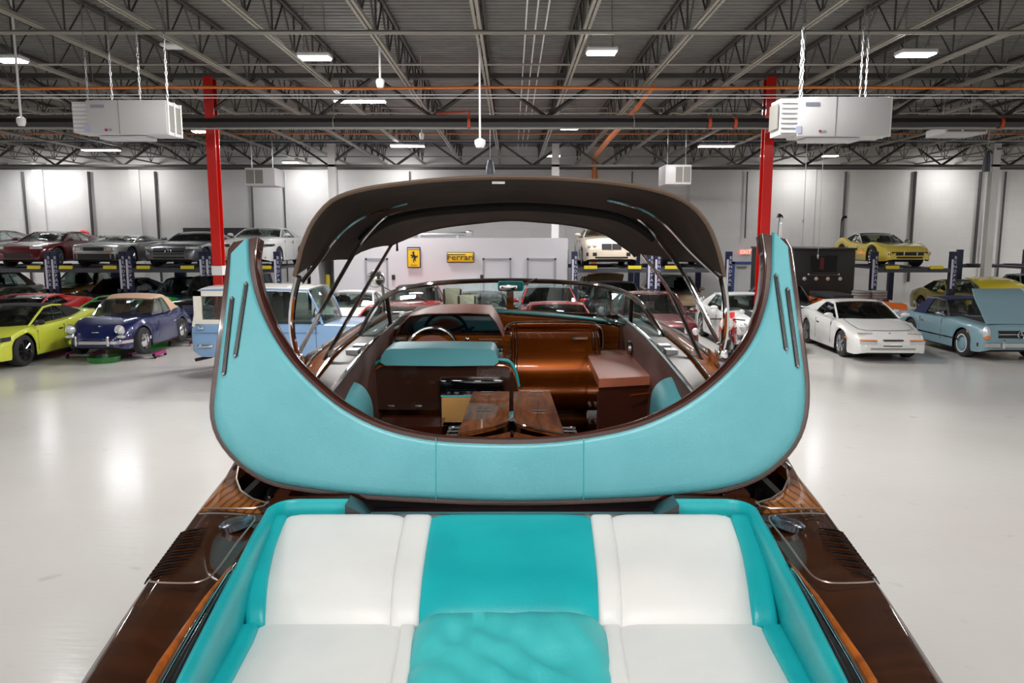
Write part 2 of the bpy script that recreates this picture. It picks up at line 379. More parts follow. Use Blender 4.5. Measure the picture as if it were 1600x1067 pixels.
# ---------------------------------------------------------------- red columns
for cx, lab in ((-6.42, 'red steel column left of the boat, with a white band'), (5.48, 'red steel column right of the boat')):
    o = empty('steel_column', (cx, 16.9, 0), lab, 'column')
    MB().box((-.1, -.12, 0), (.1, -.1, CAMH+3.35)).box((-.1, .1, 0), (.1, .12, CAMH+3.35)).box((-.015, -.1, 0), (.015, .1, CAMH+3.35)).build('column_shaft', RED, o, False)
    MB().box((-.14, -.16, 0), (.14, .16, .025)).build('base_plate', RED, o, False)
    if cx < 0: MB().box((-.115, -.135, 2.02), (.115, .135, 2.22)).build('band', WHITEP, o, False)
for cx in (-18.8, 17.8):
    o = MB((cx, 16.9, 0)).box((cx-.12, 16.77, 0), (cx+.12, 17.03, CAMH+3.35)).build('steel_column', RED, loc=(cx, 16.9, 0)); tag(o, 'red steel column far out at the %s' % ('left' if cx < 0 else 'right'), 'column')
for px in (518, 868, 1556):
    p = at(px, 240, 28.1); o = MB((p.x, 28.1, 0)).box((p.x-.13, 28.0, 0), (p.x+.13, 28.26, CAMH+3.3)).build('steel_column', WHITEP, loc=(p.x, 28.1, 0)); 
    tag(o, {518: 'white painted column behind the left side of the canopy', 868: 'white painted column above the centre of the canopy', 1556: 'white painted column near the right edge'}[px], 'column')
# ---------------------------------------------------------------- ceiling lights
LED = mat('led_diffuser', (1, 1, 1), .5, emit=(.95, .97, 1), es=LAMP_W)
LIGHTS = [(17, 95, 44, 1.0, 'far left'), (492, 91, 50, 1, 'left of the middle, near'), (562, 159, 82, 1, 'long, above the left of the canopy'), (158, 235, 58, 1, 'below the left air unit'), (40, 258, 28, 1, 'small, far left at the back'), (313, 206, 24, 1, 'left of the left red column'), (637, 229, 54, 1, 'above the canopy left of centre'), (454, 254, 25, 1, 'small, between the left red column and the canopy'), (940, 83, 48, 1, 'right of the middle, near'), (890, 201, 30, 1, 'just behind the black main pipe'), (865, 244, 22, 1, 'small, above the top of the canopy'), (1119, 229, 56, 1, 'left of the right red column'), (1297, 244, 24, 1, 'small, right of the right air unit'), (1431, 86, 56, 1, 'far right')]
for px, py, wpx, _, lab in LIGHTS:
    p = atz(px, py, ZBOT-.12); wd = wpx/F*(p.y*CP)*.98
    e = empty('ceiling_light', p, 'white LED ceiling light, '+lab, 'light')
    MB().rbox((0, 0, .04), (wd, .3, .07), .02).build('housing', WHITEP, e)
    MB().box((-wd/2+.03, -.13, -.01), (wd/2-.03, .13, .004)).build('diffuser', LED, e, False)
    MB().bar((-wd*.35, 0, .07), (-wd*.3, 0, .93), .006).bar((wd*.35, 0, .07), (wd*.3, 0, .93), .006).build('hanger', STEEL, e)
# wall washers at the far end, between the joists (the bright pools on the wall)
for px in (75, 205, 470, 625, 1262, 1500):
    p = at(px, 250, 32.2); area('wall_lamp', (p.x, 32.0, 5.75), .8, .4, 34, (radians(30), 0, 0))
# ---------------------------------------------------------------- sensors, wires, speakers
def pendant(px, ptop, pbot, Y, lab, r=.07, m=WHITEP, name='pendant_sensor', cat='sensor'):
    b = at(px, pbot, Y); a = Vector((b.x, b.y, ZTOP+.02))
    e = empty(name, b, lab, cat)
    MB(b).tube([a, b], .018 if r > .06 else .008, 6).build('rod', m, e)
    MB().lathe([(0, -.09), (r*.7, -.09), (r, -.03), (r, .03), (r*.4, .06), (0, .06)], n=12).build('sensor_head', m, e)
pendant(750, 60, 222, 13, 'white sensor on a long rod above the canopy', .09)
pendant(594, 90, 128, 13, 'white sensor on a short rod left of the roof centre', .07)
pendant(659, 195, 211, 17, 'small white sensor behind the black main pipe', .05)
pendant(33, 130, 188, 13, 'white sensor at the far left below the joists', .07)
for px, t, b in ((1186, 170, 366), (1278, 250, 400), (1255, 290, 343)):
    pendant(px, t, b, 24, {1186: 'thin pull cord hanging behind the right red column', 1278: 'pull cord hanging before the black camper box', 1255: 'short pull cord with a small grey weight on the back wall'}[px], .03, STEEL, 'pull_cord', 'cord')
for px, py0, py1, Y in ((766, 236, 272, 17), (1541, 222, 268, 20)):
    p = at(px, py1, Y); hgt = at(px, py0+14, Y).z-p.z; e = empty('hanging_speaker', p, 'dark hanging speaker above the canopy top' if px < 900 else 'dark hanging speaker at the right', 'speaker')
    MB().lathe([(0, 0), (.1, 0), (.09, hgt*.5), (.05, hgt), (0, hgt)], n=12).build('speaker_body', mat('speaker_grey', (.05, .055, .07), .4), e)
    MB().bar((0, 0, hgt), (0, 0, ZTOP+.02-p.z), .008).build('cable', STEEL, e)
# flat white junction plate at the left, between the joists
p = at(268, 72, 13); tag(MB(p).rbox(p, (.28, .3, .05), .02).build('junction_plate', WHITEP, loc=p), 'flat white plate hanging under the joists at the left', 'plate')

# orange couplings, hangers and drop pipes on the black main pipe
COUP = mat('coupling_orange', srgb(170, 62, 30), .5)
for px, lab in ((733, 'orange coupling on the black main pipe above the canopy'), (1108, 'orange coupling on the black main pipe left of the right red column'), (1148, 'orange coupling on the black main pipe just beside the right red column'), (1563, 'orange coupling on the black main pipe near the right edge')):
    p = at(px, 192, 15.9); e = empty('pipe_coupling', p, lab, 'coupling')
    MB().lathe([(.1, -.03), (.118, -.03), (.118, .03), (.1, .03)], axis='x', n=14).build('collar', COUP, e)
    if px == 733: MB().tube([(0, 0, .11), (0, 0, .22), (-.1, .15, .24), (-.7, .5, .26)], .022, 6).build('drop_pipe', COUP, e)
for k, px in enumerate((522, 750, 990, 1300, 150)):
    p = at(px, 192, 15.9); q = Vector((p.x, p.y, ZTOP+.02)); e = empty('pipe_hanger', p, 'thin steel hanger of the black main pipe, %s' % ('at the white bracket left of centre', 'at the canopy centre', 'right of centre', 'behind the right air unit', 'behind the left air unit')[k], 'hanger')
    MB().tube([(0, .108*cos(a), .108*sin(a)) for a in [2*pi*i/16 for i in range(16)]], .01, 5, closed=True).build('hanger_ring', BRG, e); MB().bar((0, 0, .1), (0, 0, q.z-p.z), .008).build('hanger_rod', BRG, e)
# ================================================================ air units under the roof
UNITW = mat('unit_enamel', srgb(196, 196, 198), .4)
GRILL = mat('unit_grille', srgb(120, 118, 112), .6)
def air_unit(pxl, pxr, pyt, pyb, Y, depth, mirror, lab):
    """box seen from below; louvres on its outer end, filter grille on the inner end"""
    a = at(pxl, pyt, Y); b = at(pxr, pyb, Y); W = b.x-a.x; H = a.z-b.z; c = Vector(((a.x+b.x)/2, Y+depth/2, b.z))
    e = empty('air_unit', c, lab, 'air unit'); s = -1 if mirror else 1
    lw = W*.16
    MB().rbox((s*lw/2, 0, H/2), (W-lw, depth, H), .015).build('casing', UNITW, e)
    # outer louvre head
    x0, x1 = (-W/2, -W/2+lw) if s > 0 else (W/2, W/2-lw)
    MB().box((min(x0, x1), -depth*.42, .03), (max(x0, x1), depth*.42, H-.02)).build('louvre_box', UNITW, e, False)
    for k in range(7):
        z = .07+(H-.14)*k/6
        MB().box((min(x0, x1)+.01, -depth*.42-.012, z-.012), (max(x0, x1)-.01, -depth*.42+.004, z+.012)).build('louvre', WHITEP, e, False)
    # end grille facing the hall's middle
    xi = W/2 if s > 0 else -W/2
    xx = xi if s > 0 else x0
    for yy in (-depth*.25, depth*.25):
        mb = MB().box((xi-.004 if s > 0 else xi-.012, yy-depth*.2, .06), (xi+.012 if s > 0 else xi+.004, yy+depth*.2, H-.06)); mb.build('filter_grille', GRILL, e, False)
    MB().box((xi-.006, -depth/2+.01, 0), (xi+.018 if s > 0 else xi+.006, -depth/2+.05, H)).box((xi-.006, -.02, 0), (xi+.018 if s > 0 else xi+.006, .02, H)).box((xi-.006, depth/2-.05, 0), (xi+.018 if s > 0 else xi+.006, depth/2-.01, H)).build('grille_frame', WHITEP, e, False)
    MB().box((-W*.22*s-.1, -depth/2-.006, H*.77), (-W*.22*s+.1, -depth/2+.002, H*.86)).build('label_plate', mat('plate_grey', srgb(130, 134, 150), .5) if s > 0 else WHITEP, e, False)
    MB().box((-W*.33*s-.05, -depth/2-.006, H*.08), (-W*.33*s+.03, -depth/2+.002, H*.26)).build('sticker', mat('sticker', srgb(170, 174, 200), .5), e, False)
    MB().lathe([(0, -.004), (.02, -.004), (.02, .004), (0, .004)], (-W*.12*s-.03, -depth/2-.004, H*.13), 'y', 14).build('logo_disc', mat('stick_red', srgb(150, 30, 70), .5), e); text('lettering', 'LG', .045, (-W*.12*s+.025, -depth/2-.006, H*.13), (pi/2, 0, 0), mat('logo_grey', srgb(110, 100, 105), .5), e, .002)
    MB().box((-.004+s*.0, -depth/2-.004, 0), (.004+s*.0, -depth/2+.002, H)).build('panel_seam', GRILL, e, False)
    for xx in (-W*.33, -W*.22, W*.22, W*.38):
        for yy in ((-depth*.4,) if xx in (-W*.33, W*.22) else (depth*.4,)):
            mb = MB(); n = 22; hh = ZTOP+.01-c.z-H
            for k in range(n):
                z = H+hh*k/n; rr = .014
                mb.tube([(xx+rr*cos(t)*(k % 2), yy+rr*cos(t)*(1-k % 2), z+hh/n*.5+hh/n*.62*sin(t)) for t in [2*pi*q/6 for q in range(6)]], .004, 4, closed=True)
            mb.build('chain', STEEL, e)
    MB().rbox((0, 0, -.03), (W*.5, depth*.7, .05), .01).build('drip_tray', UNITW, e)
    return e
air_unit(109, 262, 156, 210, 11.5, .5, False, 'large grey air unit hanging at the left on chains')
air_unit(1390, 1222, 151, 211, 11.5, .5, False, 'large grey air unit hanging at the right on chains') if False else None
def air_unit_right():
    return air_unit(1222, 1390, 151, 213, 11.5, .5, False, 'large grey air unit hanging at the right on chains, louvres on its left end')
eu = air_unit_right(); MB().box((-.83, -.18, .12), (-.815, .18, .48)).build('filter_grille', GRILL, eu, False)
def small_unit(pxl, pxr, pyt, pyb, Y, lab, side):
    a = at(pxl, pyt, Y); b = at(pxr, pyb, Y); W = b.x-a.x; H = a.z-b.z; c = Vector(((a.x+b.x)/2, Y, b.z)); e = empty('air_unit', c, lab, 'air unit')
    MB().rbox((0, .5, H/2), (W, 1.0, H), .02).build('casing', UNITW, e)
    gx = -W*.18*side
    for q in (-1, 1): MB().box((gx+q*W*.15-W*.13, -.014, H*.12), (gx+q*W*.15+W*.13, .01, H*.88)).build('filter_grille', GRILL, e, False)
    for xx in (-W*.35, W*.35): MB().bar((xx, .3, H), (xx, .3, ZTOP+.02-c.z), .012).build('hanger', STEEL, e)
small_unit(382, 430, 262, 290, 25, 'small grey air unit between the left red column and the canopy', 1)
small_unit(1040, 1080, 257, 288, 22, 'small grey air unit above the right side of the canopy', -1)
p = at(1493, 214, 17); e = empty('ceiling_cassette', p, 'flat white ceiling cassette below the joists at the right', 'air unit')
MB().rbox((0, 0, .1), (.9, .8, .16), .03).build('casing', UNITW, e)
for x0, x1 in ((-.4, -.12), (-.06, .4)): MB().box((x0, -.42, .06), (x1, -.39, .15)).build('vent', GRILL, e, False)
MB().bar((-.3, 0, .18), (-.3, 0, ZTOP+.02-p.z), .01).bar((.3, 0, .18), (.3, 0, ZTOP+.02-p.z), .01).build('hanger', STEEL, e)
# ================================================================ small office building in the hall
OFF = mat('office_wall', srgb(205, 204, 210), .6)
oy = 26.0; ol = at(490, 430, oy).x; orr = at(887, 430, oy).x; oz = at(700, 372, oy).z
e = empty('office_room', ((ol+orr)/2, oy, 0), 'low white office room with two yellow signs on its front', 'room')
ox = (ol+orr)/2
xa, xb = at(497, 430, oy).x-ox, at(522, 430, oy).x-ox
MB().box((xb, 0, 0), (orr-ox, 4, oz)).box((ol-ox, 0, 2.1), (xb, .15, oz)).box((ol-ox, 3.9, 0), (xb, 4, oz)).box((ol-ox, 0, 2.1), (xb, 4, 2.2)).box((ol-ox-.1, 0, 0), (xa, 4, oz)).build('office_wall', OFF, e, False)
DOORW = mat('office_door', srgb(198, 197, 203), .5); SEAM = mat('seam_grey', srgb(150, 150, 158), .6)  # even grey for the office door frames
for a, b, lab in ((574, 604, 0), (757, 796, 1), (826, 866, 2)):
    x0, x1 = at(a, 430, oy).x-ox, at(b, 430, oy).x-ox
    f = MB().box((x0-.06, -.04, 0), (x0, 0, 2.14)).box((x1, -.04, 0), (x1+.06, 0, 2.14)).box((x0-.06, -.04, 2.08), (x1+.06, 0, 2.14)).build('door_frame', SEAM, e, False)
    d = MB().box((x0, -.02, 0), (x1, 0, 2.08)).build('door', DOORW, e, False)
    MB().tube([(x1-.08, -.03, 1.02), (x1-.08, -.08, 1.02), (x1-.2, -.08, 1.02)], .012, 6).build('door_handle', STEEL, d)
for px in (615, 753):
    p = at(px, 433, oy); MB().rbox((p.x-ox, -.03, p.z), (.11, .05, .16), .01).build('keypad', BLACK, e)
# clutter on the office roof
o = MB((at(690, 372, 26.6).x, 26.6, oz)); p = at(690, 370, 26.6)
o.tube([(p.x-1.0, 26.6, oz+.12), (p.x+.9, 26.6, oz+.15)], .06, 8).rbox((p.x+.95, 26.6, oz+.16), (.25, .2, .2), .03)
o.box((p.x-.8, 26.5, oz), (p.x-.7, 26.7, oz+.08)).box((p.x+.5, 26.5, oz), (p.x+.6, 26.7, oz+.1))
tag(o.build('metal_pole', STEEL, loc=(at(690, 372, 26.6).x, 26.6, oz)), 'grey metal pole lying on top of the white office room', 'pole')
# yellow signs
YEL = mat('sign_yellow', srgb(236, 190, 24), .4); SBLK = mat('sign_black', srgb(26, 22, 14), .4)
p0, p1 = at(637, 387, oy-.06), at(656, 417, oy-.06); c = (p0+p1)/2; W = p1.x-p0.x; H = p0.z-p1.z
e = empty('wall_sign', c, 'upright yellow sign with a black rearing horse on the office wall', 'sign')
MB().box((-W/2, 0, -H/2), (W/2, .05, H/2)).build('sign_board', YEL, e, False)
MB().box((-W/2-.02, -.01, -H/2-.02), (W/2+.02, .055, -H/2)).box((-W/2-.02, -.01, H/2), (W/2+.02, .055, H/2+.02)).box((-W/2-.02, -.01, -H/2), (-W/2, .055, H/2)).box((W/2, -.01, -H/2), (W/2+.02, .055, H/2)).build('sign_rim', SBLK, e, False)
for k, cc in enumerate(((30, 110, 70), (220, 220, 215), (190, 40, 30))):
    MB().box((-W/2, -.006, H/2-.022*(k+1)), (W/2, 0, H/2-.022*k)).build('stripe', mat('stripe%d' % k, srgb(*cc), .4), e, False)
hs = [(-.02, -.5), (.04, -.46), (.0, -.3), (.08, -.22), (.16, -.38), (.22, -.36), (.17, -.18), (.24, -.02), (.36, -.06), (.4, .1), (.34, .2), (.3, .04), (.22, .12), (.12, .14), (.06, .24), (.08, .4), (.0, .5), (-.12, .44), (-.2, .34), (-.08, .34), (-.08, .2), (-.3, .22), (-.34, .12), (-.12, .08), (-.26, -.04), (-.2, -.1), (-.04, -.02), (0, -.12), (-.1, -.28)]
MB().prism([(x*W*.85, -.008, z*H*.6+.01) for x, z in hs], (0, .007, 0)).build('rearing_horse', SBLK, e, False)
text('lettering', 'Ferrari', .075, (0, -.012, -H*.4), (pi/2, 0, 0), SBLK, e)
p0, p1 = at(699, 395, oy-.06), at(740, 409, oy-.06); c = (p0+p1)/2; W = p1.x-p0.x; H = p0.z-p1.z
e = empty('wall_sign', c, 'wide yellow sign with black lettering on the office wall', 'sign')
MB().rbox((0, .02, 0), (W+.04, .06, H+.04), .02).build('sign_rim', SBLK, e)
MB().rbox((0, 0, 0), (W, .06, H), .015).build('sign_board', YEL, e)
o = text('lettering', 'Ferrari', H*.95, (0, -.035, .0), (pi/2, 0, 0), SBLK, e, .006, sx=1.15)
MB().box((-W*.42, -.038, H*.28), (W*.2, -.03, H*.36)).build('lettering_bar', SBLK, e, False)
# MOTOR lettering with a red ring on the back wall, exit sign, blue framed door
e = empty('wall_lettering', at(143, 373, 33.46), 'black lettering with a red ring on the back wall above the lifted cars', 'sign')
text('lettering', 'MOTOR', .34, (0, 0, 0), (pi/2, 0, 0), SBLK, e, .02, align='LEFT')
rc = at(131, 369, 33.46)-at(143, 373, 33.46)
MB().tube([(rc.x+.2*cos(t), 0, rc.z+.2*sin(t)) for t in [2*pi*q/20 for q in range(20)]], .07, 6, closed=True).build('red_ring', mat('ring_red', srgb(220, 60, 55), .4), e)
MB().box((rc.x-.6, -.03, rc.z-.02), (rc.x-.36, .03, rc.z+.14)).build('emblem_bar', SBLK, e, False)
p = at(1165, 394, 33.44); e = empty('exit_sign', p, 'glowing red exit sign above the blue-framed door', 'sign')
MB().rbox((0, .03, 0), (.42, .06, .24), .02).build('sign_box', WHITEP, e)
text('lettering', 'EXIT', .24, (0, -.01, 0), (pi/2, 0, 0), mat('exit_red', (.8, .05, .03), .5, emit=(1, .1, .06), es=5), e, .006)
p0, p1 = at(1148, 411, 33.4), at(1182, 411, 33.4)
d = struct(MB().box((p0.x, 33.42, 0), (p1.x, 33.5, p0.z-.05)), 'door_1', WHITEP)
MB().box((p0.x-.1, 33.36, 0), (p0.x, 33.5, p0.z+.06)).box((p1.x, 33.36, 0), (p1.x+.1, 33.5, p0.z+.06)).box((p0.x-.1, 33.36, p0.z-.04), (p1.x+.1, 33.5, p0.z+.06)).build('door_frame', mat('blue_frame', srgb(70, 90, 150), .5), d, False)
MB().box((p0.x+.15, 33.4, p0.z-1.2), (p1.x-.2, 33.43, p0.z-.3)).build('door_window', mat('frost', srgb(225, 225, 225), .2), d, False)
MB().rbox((p0.x+.3, 33.38, p0.z-.18), (.4, .08, .08), .01).build('door_closer', STEEL, d)
MB().bar((p0.x+.05, 33.37, p0.z-1.3), (p1.x-.05, 33.37, p0.z-1.3), .03).build('push_bar', STEEL, d)
# exhaust pipes at the back
for px, pt, pb, lab in ((1216, 340, 372, 'short chrome exhaust stack beside the right arm of the boat lid'), (1310, 342, 400, 'tall dark exhaust stack behind the black camper box')):
    yy_ = 29.7 if px < 1300 else 31.6; a = at(px, pb+50, yy_); a.z = .02; b = at(px, pt, yy_); b.x = a.x
    o = MB(a).tube(smooth_path([a, a.lerp(b, .85), b+Vector((.02, 0, 0)), b+Vector((-.12 if px < 1300 else .16, 0, .08))], 5), .09 if px < 1300 else .06, 8).build('exhaust_stack', CHROME if px < 1300 else GLOSSBLACK, loc=a); tag(o, lab, 'pipe')
# ================================================================ the boat
OB = Vector((0, 4.5, 0))
boat = empty('motor_boat', OB, 'glossy mahogany motor boat with turquoise upholstery and a brown folding canopy', 'boat')
B = lambda: MB(OB)
ZD = 1.86
def lerp_tab(tab, t):
    if t <= tab[0][0]: return tab[0][1]
    for (a, x), (b, y) in zip(tab, tab[1:]):
        if t <= b: return x+(y-x)*(t-a)/(b-a)
    return tab[-1][1]
def edge_tab(pix, z=ZD, ext=None):
    t = sorted([(atz(px, py, z).y, -atz(px, py, z).x) for px, py in pix])
    if ext: t = sorted(t+ext)
    return t
OUT = edge_tab([(368, 722), (304, 801), (227, 906), (121, 1066)], ext=[(.8, .84), (1.2, .92), (3.8, 1.235), (4.6, 1.25), (5.6, 1.22), (6.6, 1.1), (7.6, .86), (8.5, .5), (9.1, .12), (9.2, .02)])
def zdeck(Y): return lerp_tab([(0, 1.83), (1.2, 1.85), (3.3, 1.86), (3.8, 2.02), (4.4, 2.14), (5.2, 2.17), (6.4, 2.2), (7.2, 2.12), (8.2, 2.02), (9.3, 1.96)], Y)
# ---- hull
rows = []; sts = [.8, 1, 1.2, 1.6, 2, 2.4, 2.8, 3.2, 3.5, 3.8, 4.2, 4.6, 5.2, 5.8, 6.4, 7, 7.6, 8.1, 8.5, 8.9, 9.2]
for Y in sts:
    hb = lerp_tab(OUT, Y); zd = zdeck(Y); k = .55+.0*Y + max(0, Y-6.5)*.22
    half = [(hb-.012, zd), (hb+.004, zd-.012), (hb+.012, zd-.05), (hb+.02, zd-.25), (hb*.99, zd-.6), (hb*.9, k+.35), (hb*.5, k+.15), (0, k)]
    half = [(x, max(z, k) if z != zd else z) for x, z in half]
    rows.append([Vector((-x, Y, z)) for x, z in half]+[Vector((x, Y, z)) for x, z in half[:-1][::-1]])
mb = B().grid(rows); mb.add([v for v in rows[0]], [tuple(range(len(rows[0])))]); mb.build('hull', MAHO, boat, angle=60)
for s in (-1, 1):   # chrome rub rail just under the sheer
    pts = [Vector((s*(lerp_tab(OUT, Y)+.022), Y, zdeck(Y)-.06)) for Y in sts]
    B().tube(pts, .014, 6).build('rub_rail', CHROME, boat)
# ---- aft side decks
IN = edge_tab([(370, 734), (367, 749), (374, 767), (393, 780), (419, 787), (423, 800), (411, 815), (394, 839), (366, 880), (302, 975), (239, 1066)], ext=[(.8, .60), (1.2, .66)])
LIP = edge_tab([(419, 793), (409, 812), (394, 836), (372, 880), (322, 975), (276, 1066)], ext=[(.8, .60), (1.2, .68)])
def deck_strip(s, y0, y1, name, m, n=24, inner=IN, outer=OUT, dz=0, ofs=(.01, 0)):
    rows = []
    for i in range(n+1):
        Y = y0+(y1-y0)*i/n; xo = lerp_tab(outer, Y)-ofs[0]; xi = lerp_tab(inner, Y)+ofs[1]
        rows.append([Vector((s*(xo+(xi-xo)*t), Y, zdeck(Y)+.018*sin(pi*min(1, t*1.6+.0))*(1-t)+dz)) for t in (0, .08, .2, .4, .7, 1)])
    return B().slab(rows, (0, 0, -.05)).build(name, m, boat, angle=50)
yl = atz(304, 801, ZD).y
for s in (-1, 1):
    deck_strip(s, .8, yl, 'aft_side_deck', MAHO)
    deck_strip(s, yl+.008, atz(370, 727, ZD).y+.1, 'side_deck_panel', TEAK)
    # silver seam lines
    SEAML = mat('silver_inlay', srgb(150, 132, 122), .3, .6)
    def dk(px, py, s=s):
        p = atz(px, py, ZD+.014); return Vector((-s*p.x, p.y, ZD+.021))
    q = [(316, 799), (345, 799), (396, 799), (412, 795), (419, 788)]
    B().tube([dk(*a)+Vector((0, 0, .004)) for a in q], .0035, 4).build('inlay_line', SEAML, boat)
    q = [(311, 806), (340, 805), (392, 808), (398, 813), (393, 822), (370, 851), (345, 886), (328, 905), (310, 913), (290, 915), (250, 914), (233, 912)]
    pts = smooth_path([dk(*a)+Vector((0, 0, .0)) for a in q], 3)
    B().tube(pts, .0035, 4).build('inlay_line', SEAML, boat)
    # oval filler cap
    c = dk(368, 817); cap = MB().lathe([(0, .004), (.026, .005), (.034, .003), (.04, .0), (.044, .003), (.05, .0), (.05, -.02)], n=24)
    cap = cap.build('filler_cap', mat('cap_steel', srgb(120, 124, 134), .22, .9), boat, loc=c-OB); cap.rotation_euler = (0, s*.22, 0); cap.scale = (1.12, 1.12, 1)
    for k in range(3): MB().bar((-.03, -.012+.012*k, .006), (.03, -.012+.012*k, .006), .0025).build('cap_rib', CHROME, cap)
    # engine air louvres along the edge
    for k in range(15):
        t = k/14; Y = atz(286, 832, ZD).y*(1-t)+atz(243, 902, ZD).y*t; xo = lerp_tab(OUT, Y)
        ln = .085-.01*t+.025*sin(pi*t); z = ZD+.012
        B().tube([Vector((s*(xo+.006), Y-.006, z-.03)), Vector((s*(xo-.006), Y-.004, z-.012)), Vector((s*(xo-.03), Y, z-.004)), Vector((s*(xo-ln), Y+.005, z+.002))], [.002, .004, .0045, .002], 5).build('louvre', MAHO if k % 2 else GLOSSBLACK, boat)
    # teak / chrome / glass strip beside the sun pad
    yS = atz(370, 884, ZD).y
    def band(t0, t1, name, m, dz, bulge=0):
        rows = []
        for i in range(19):
            Y = .8+(yS-.8)*i/18; a = lerp_tab(IN, Y); b = min(lerp_tab(LIP, Y), a); a = b+max(a-b, .0)+.012
            w_ = min(1, (yS-Y)/.25)**.5; a = b+(a-b)*w_
            rows.append([Vector((s*(a+(b-a)*(t0+(t1-t0)*u)), Y, ZD+dz+bulge*sin(pi*u))) for u in (0, .25, .5, .75, 1)])
        B().slab(rows, (0, 0, -.03)).build(name, m, boat, angle=60)
    band(0, .34, 'teak_strip', ORWOOD, .014, .006)
    band(.34, .58, 'chrome_strip', CHROME, .01, .004)
    band(.58, 1.0, 'dark_glass_strip', GLOSSBLACK, .006, .003)
    # turquoise well wall with rolled lip
    rows = []
    for i in range(31):
        Y = .8+(2.70-.8)*i/30; x = lerp_tab(LIP, Y); rows.append([Vector((s*x, Y, ZD+.005)), Vector((s*(x-.012), Y, ZD+.012)), Vector((s*(x-.026), Y, ZD+.004)), Vector((s*(x-.032), Y, ZD-.03)), Vector((s*(x-.02), Y, 1.5))])
    # corner, turning inboard in front of the pad
    x0 = lerp_tab(LIP, 2.70)
    for a in range(1, 9):
        t = a/8*pi/2; R = .1
        rows.append([Vector((s*(x0-R+(R-d)*cos(t)), 2.70+(R-d)*sin(t), z)) for d, z in ((0, ZD+.005), (.012, ZD+.012), (.026, ZD+.004), (.032, ZD-.03), (.03, 1.5))])
    xe = -at(541, 797, 2.75).x
    rows.append([Vector((s*xe, 2.80-d, z)) for d, z in ((0, ZD+.005), (.012, ZD+.012), (.026, ZD+.004), (.032, ZD-.03), (.03, 1.5))])
    B().grid(rows).build('well_lining', TURQD, boat, angle=60)
    # dark corner between lining and opening
    B().prism([Vector((s*x0, 2.66, ZD+.004)), Vector((s*(x0-.05), 2.82, ZD+.004)), Vector((s*xe, 2.81, ZD+.004)), Vector((s*xe, 2.86, ZD+.002)), Vector((s*(x0+.01), 2.84, ZD+.002)), Vector((s*(x0+.06), 2.75, ZD+.002))], (0, 0, -.04)).build('corner_trim', MAHO, boat, False)
# dark slot in front of the pad + engine well behind it
B().box((-xe, 2.72, 1.72), (xe, 2.86, 1.815)).build('slot_beam', GLOSSBLACK, boat, False)
for s in (-1, 1): B().prism([Vector((s*xe, 2.73, 1.868)), Vector((s*(xe-.09), 2.73, 1.82)), Vector((s*(xe-.09), 2.84, 1.82)), Vector((s*xe, 2.84, 1.868))], (0, 0, -.04)).build('slot_end', GLOSSBLACK, boat, False)
B().box((-.55, 2.765, 1.812), (.55, 2.785, 1.822)).build('slot_rail', STEEL, boat, False)
B().box((-1.08, 2.86, 1.4), (1.08, 3.42, 1.45)).box((-1.1, 3.40, 1.4), (1.1, 3.44, 1.80)).box((-1.1, 2.86, 1.4), (-1.07, 3.42, 1.82)).box((1.07, 2.86, 1.4), (1.1, 3.42, 1.82)).build('engine_well', DARK, boat, False)
for x0, x1 in ((.72, .80), (.86, .98), (-.98, -.92)): B().box((x0, 3.05, 1.45), (x1, 3.3, 1.8)).build('well_bracket', mat('well_brown', srgb(96, 46, 26), .4), boat, False)
for x in (.84, .99, -1.02): B().tube([(x, 3.02, 1.5), (x, 3.0, 1.74), (x+.03, 3.06, 1.82)], .013, 6).build('gas_strut', GLOSSBLACK, boat)
# chrome rim of the opening
for s in (-1, 1):
    q = [(372, 730), (369, 749), (376, 767), (395, 780), (419, 787)]
    B().tube([Vector((-s*atz(a, b, ZD+.01).x, atz(a, b, ZD+.01).y, ZD+.012)) for a, b in q], .004, 5).build('opening_rim', SEAML, boat)
# ---- sun pad cushions: rows (py, Y) and the x limits of the five colours on them
def rowpts(py, Y, pxs): return [at(px, py, Y) for px in pxs]
BACK = [(806, 2.735, (412, 450, 675, 922, 1140, 1172)), (809, 2.70, (410, 447, 674, 923, 1142, 1174)), (850, 2.53, (396, 431, 667, 928, 1156, 1192)), (900, 2.335, (386, 420, 660, 933, 1166, 1204)), (945, 2.21, (383, 416, 656, 935, 1172, 1212)), (968, 2.165, (384, 415, 655, 935, 1175, 1215)), (980, 2.15, (385, 415, 655, 935, 1175, 1215))]
def cushion(rows, i, name, m, puff=.012, thick=.1, label=None):
    out = []; R = []
    for py, Y, pxs in rows:
        a, b = at(pxs[i], py, Y), at(pxs[i+1], py, Y); R.append((a, b))
    U = [0, .012, .04, .12, .3, .5, .7, .88, .96, .988, 1]
    n = len(R)
    for j, (a, b) in enumerate(R):
        row = []
        for u in U:
            edge = 1-(2*u-1)**10
            row.append(a.lerp(b, u)+Vector((0, -.004, puff*edge-puff*.6)))
        out.append(row)
    o = B().slab(out, (0, .02, -thick)).build(name, m, boat, angle=50)
    if label: o['label'] = label
    return o
def dense(rows, k=4):
    """smooth the rows through a spline in world space, returned as rows again"""
    out = []
    for j in range(len(rows)-1):
        for q in range(k):
            t = q/k; f = lambda z: z
            a = rows[j-1] if j else rows[j]; b, c = rows[j], rows[j+1]; d = rows[j+2] if j+2 < len(rows) else rows[j+1]
            cr = lambda p0, p1, p2, p3: .5*((2*p1)+(p2-p0)*t+(2*p0-5*p1+4*p2-p3)*t*t+(3*p1-p0-3*p2+p3)*t**3)
            out.append((cr(a[0], b[0], c[0], d[0]), cr(a[1], b[1], c[1], d[1]), tuple(cr(*v) for v in zip(a[2], b[2], c[2], d[2]))))
    return out+[rows[-1]]
BACK = dense(BACK, 3)
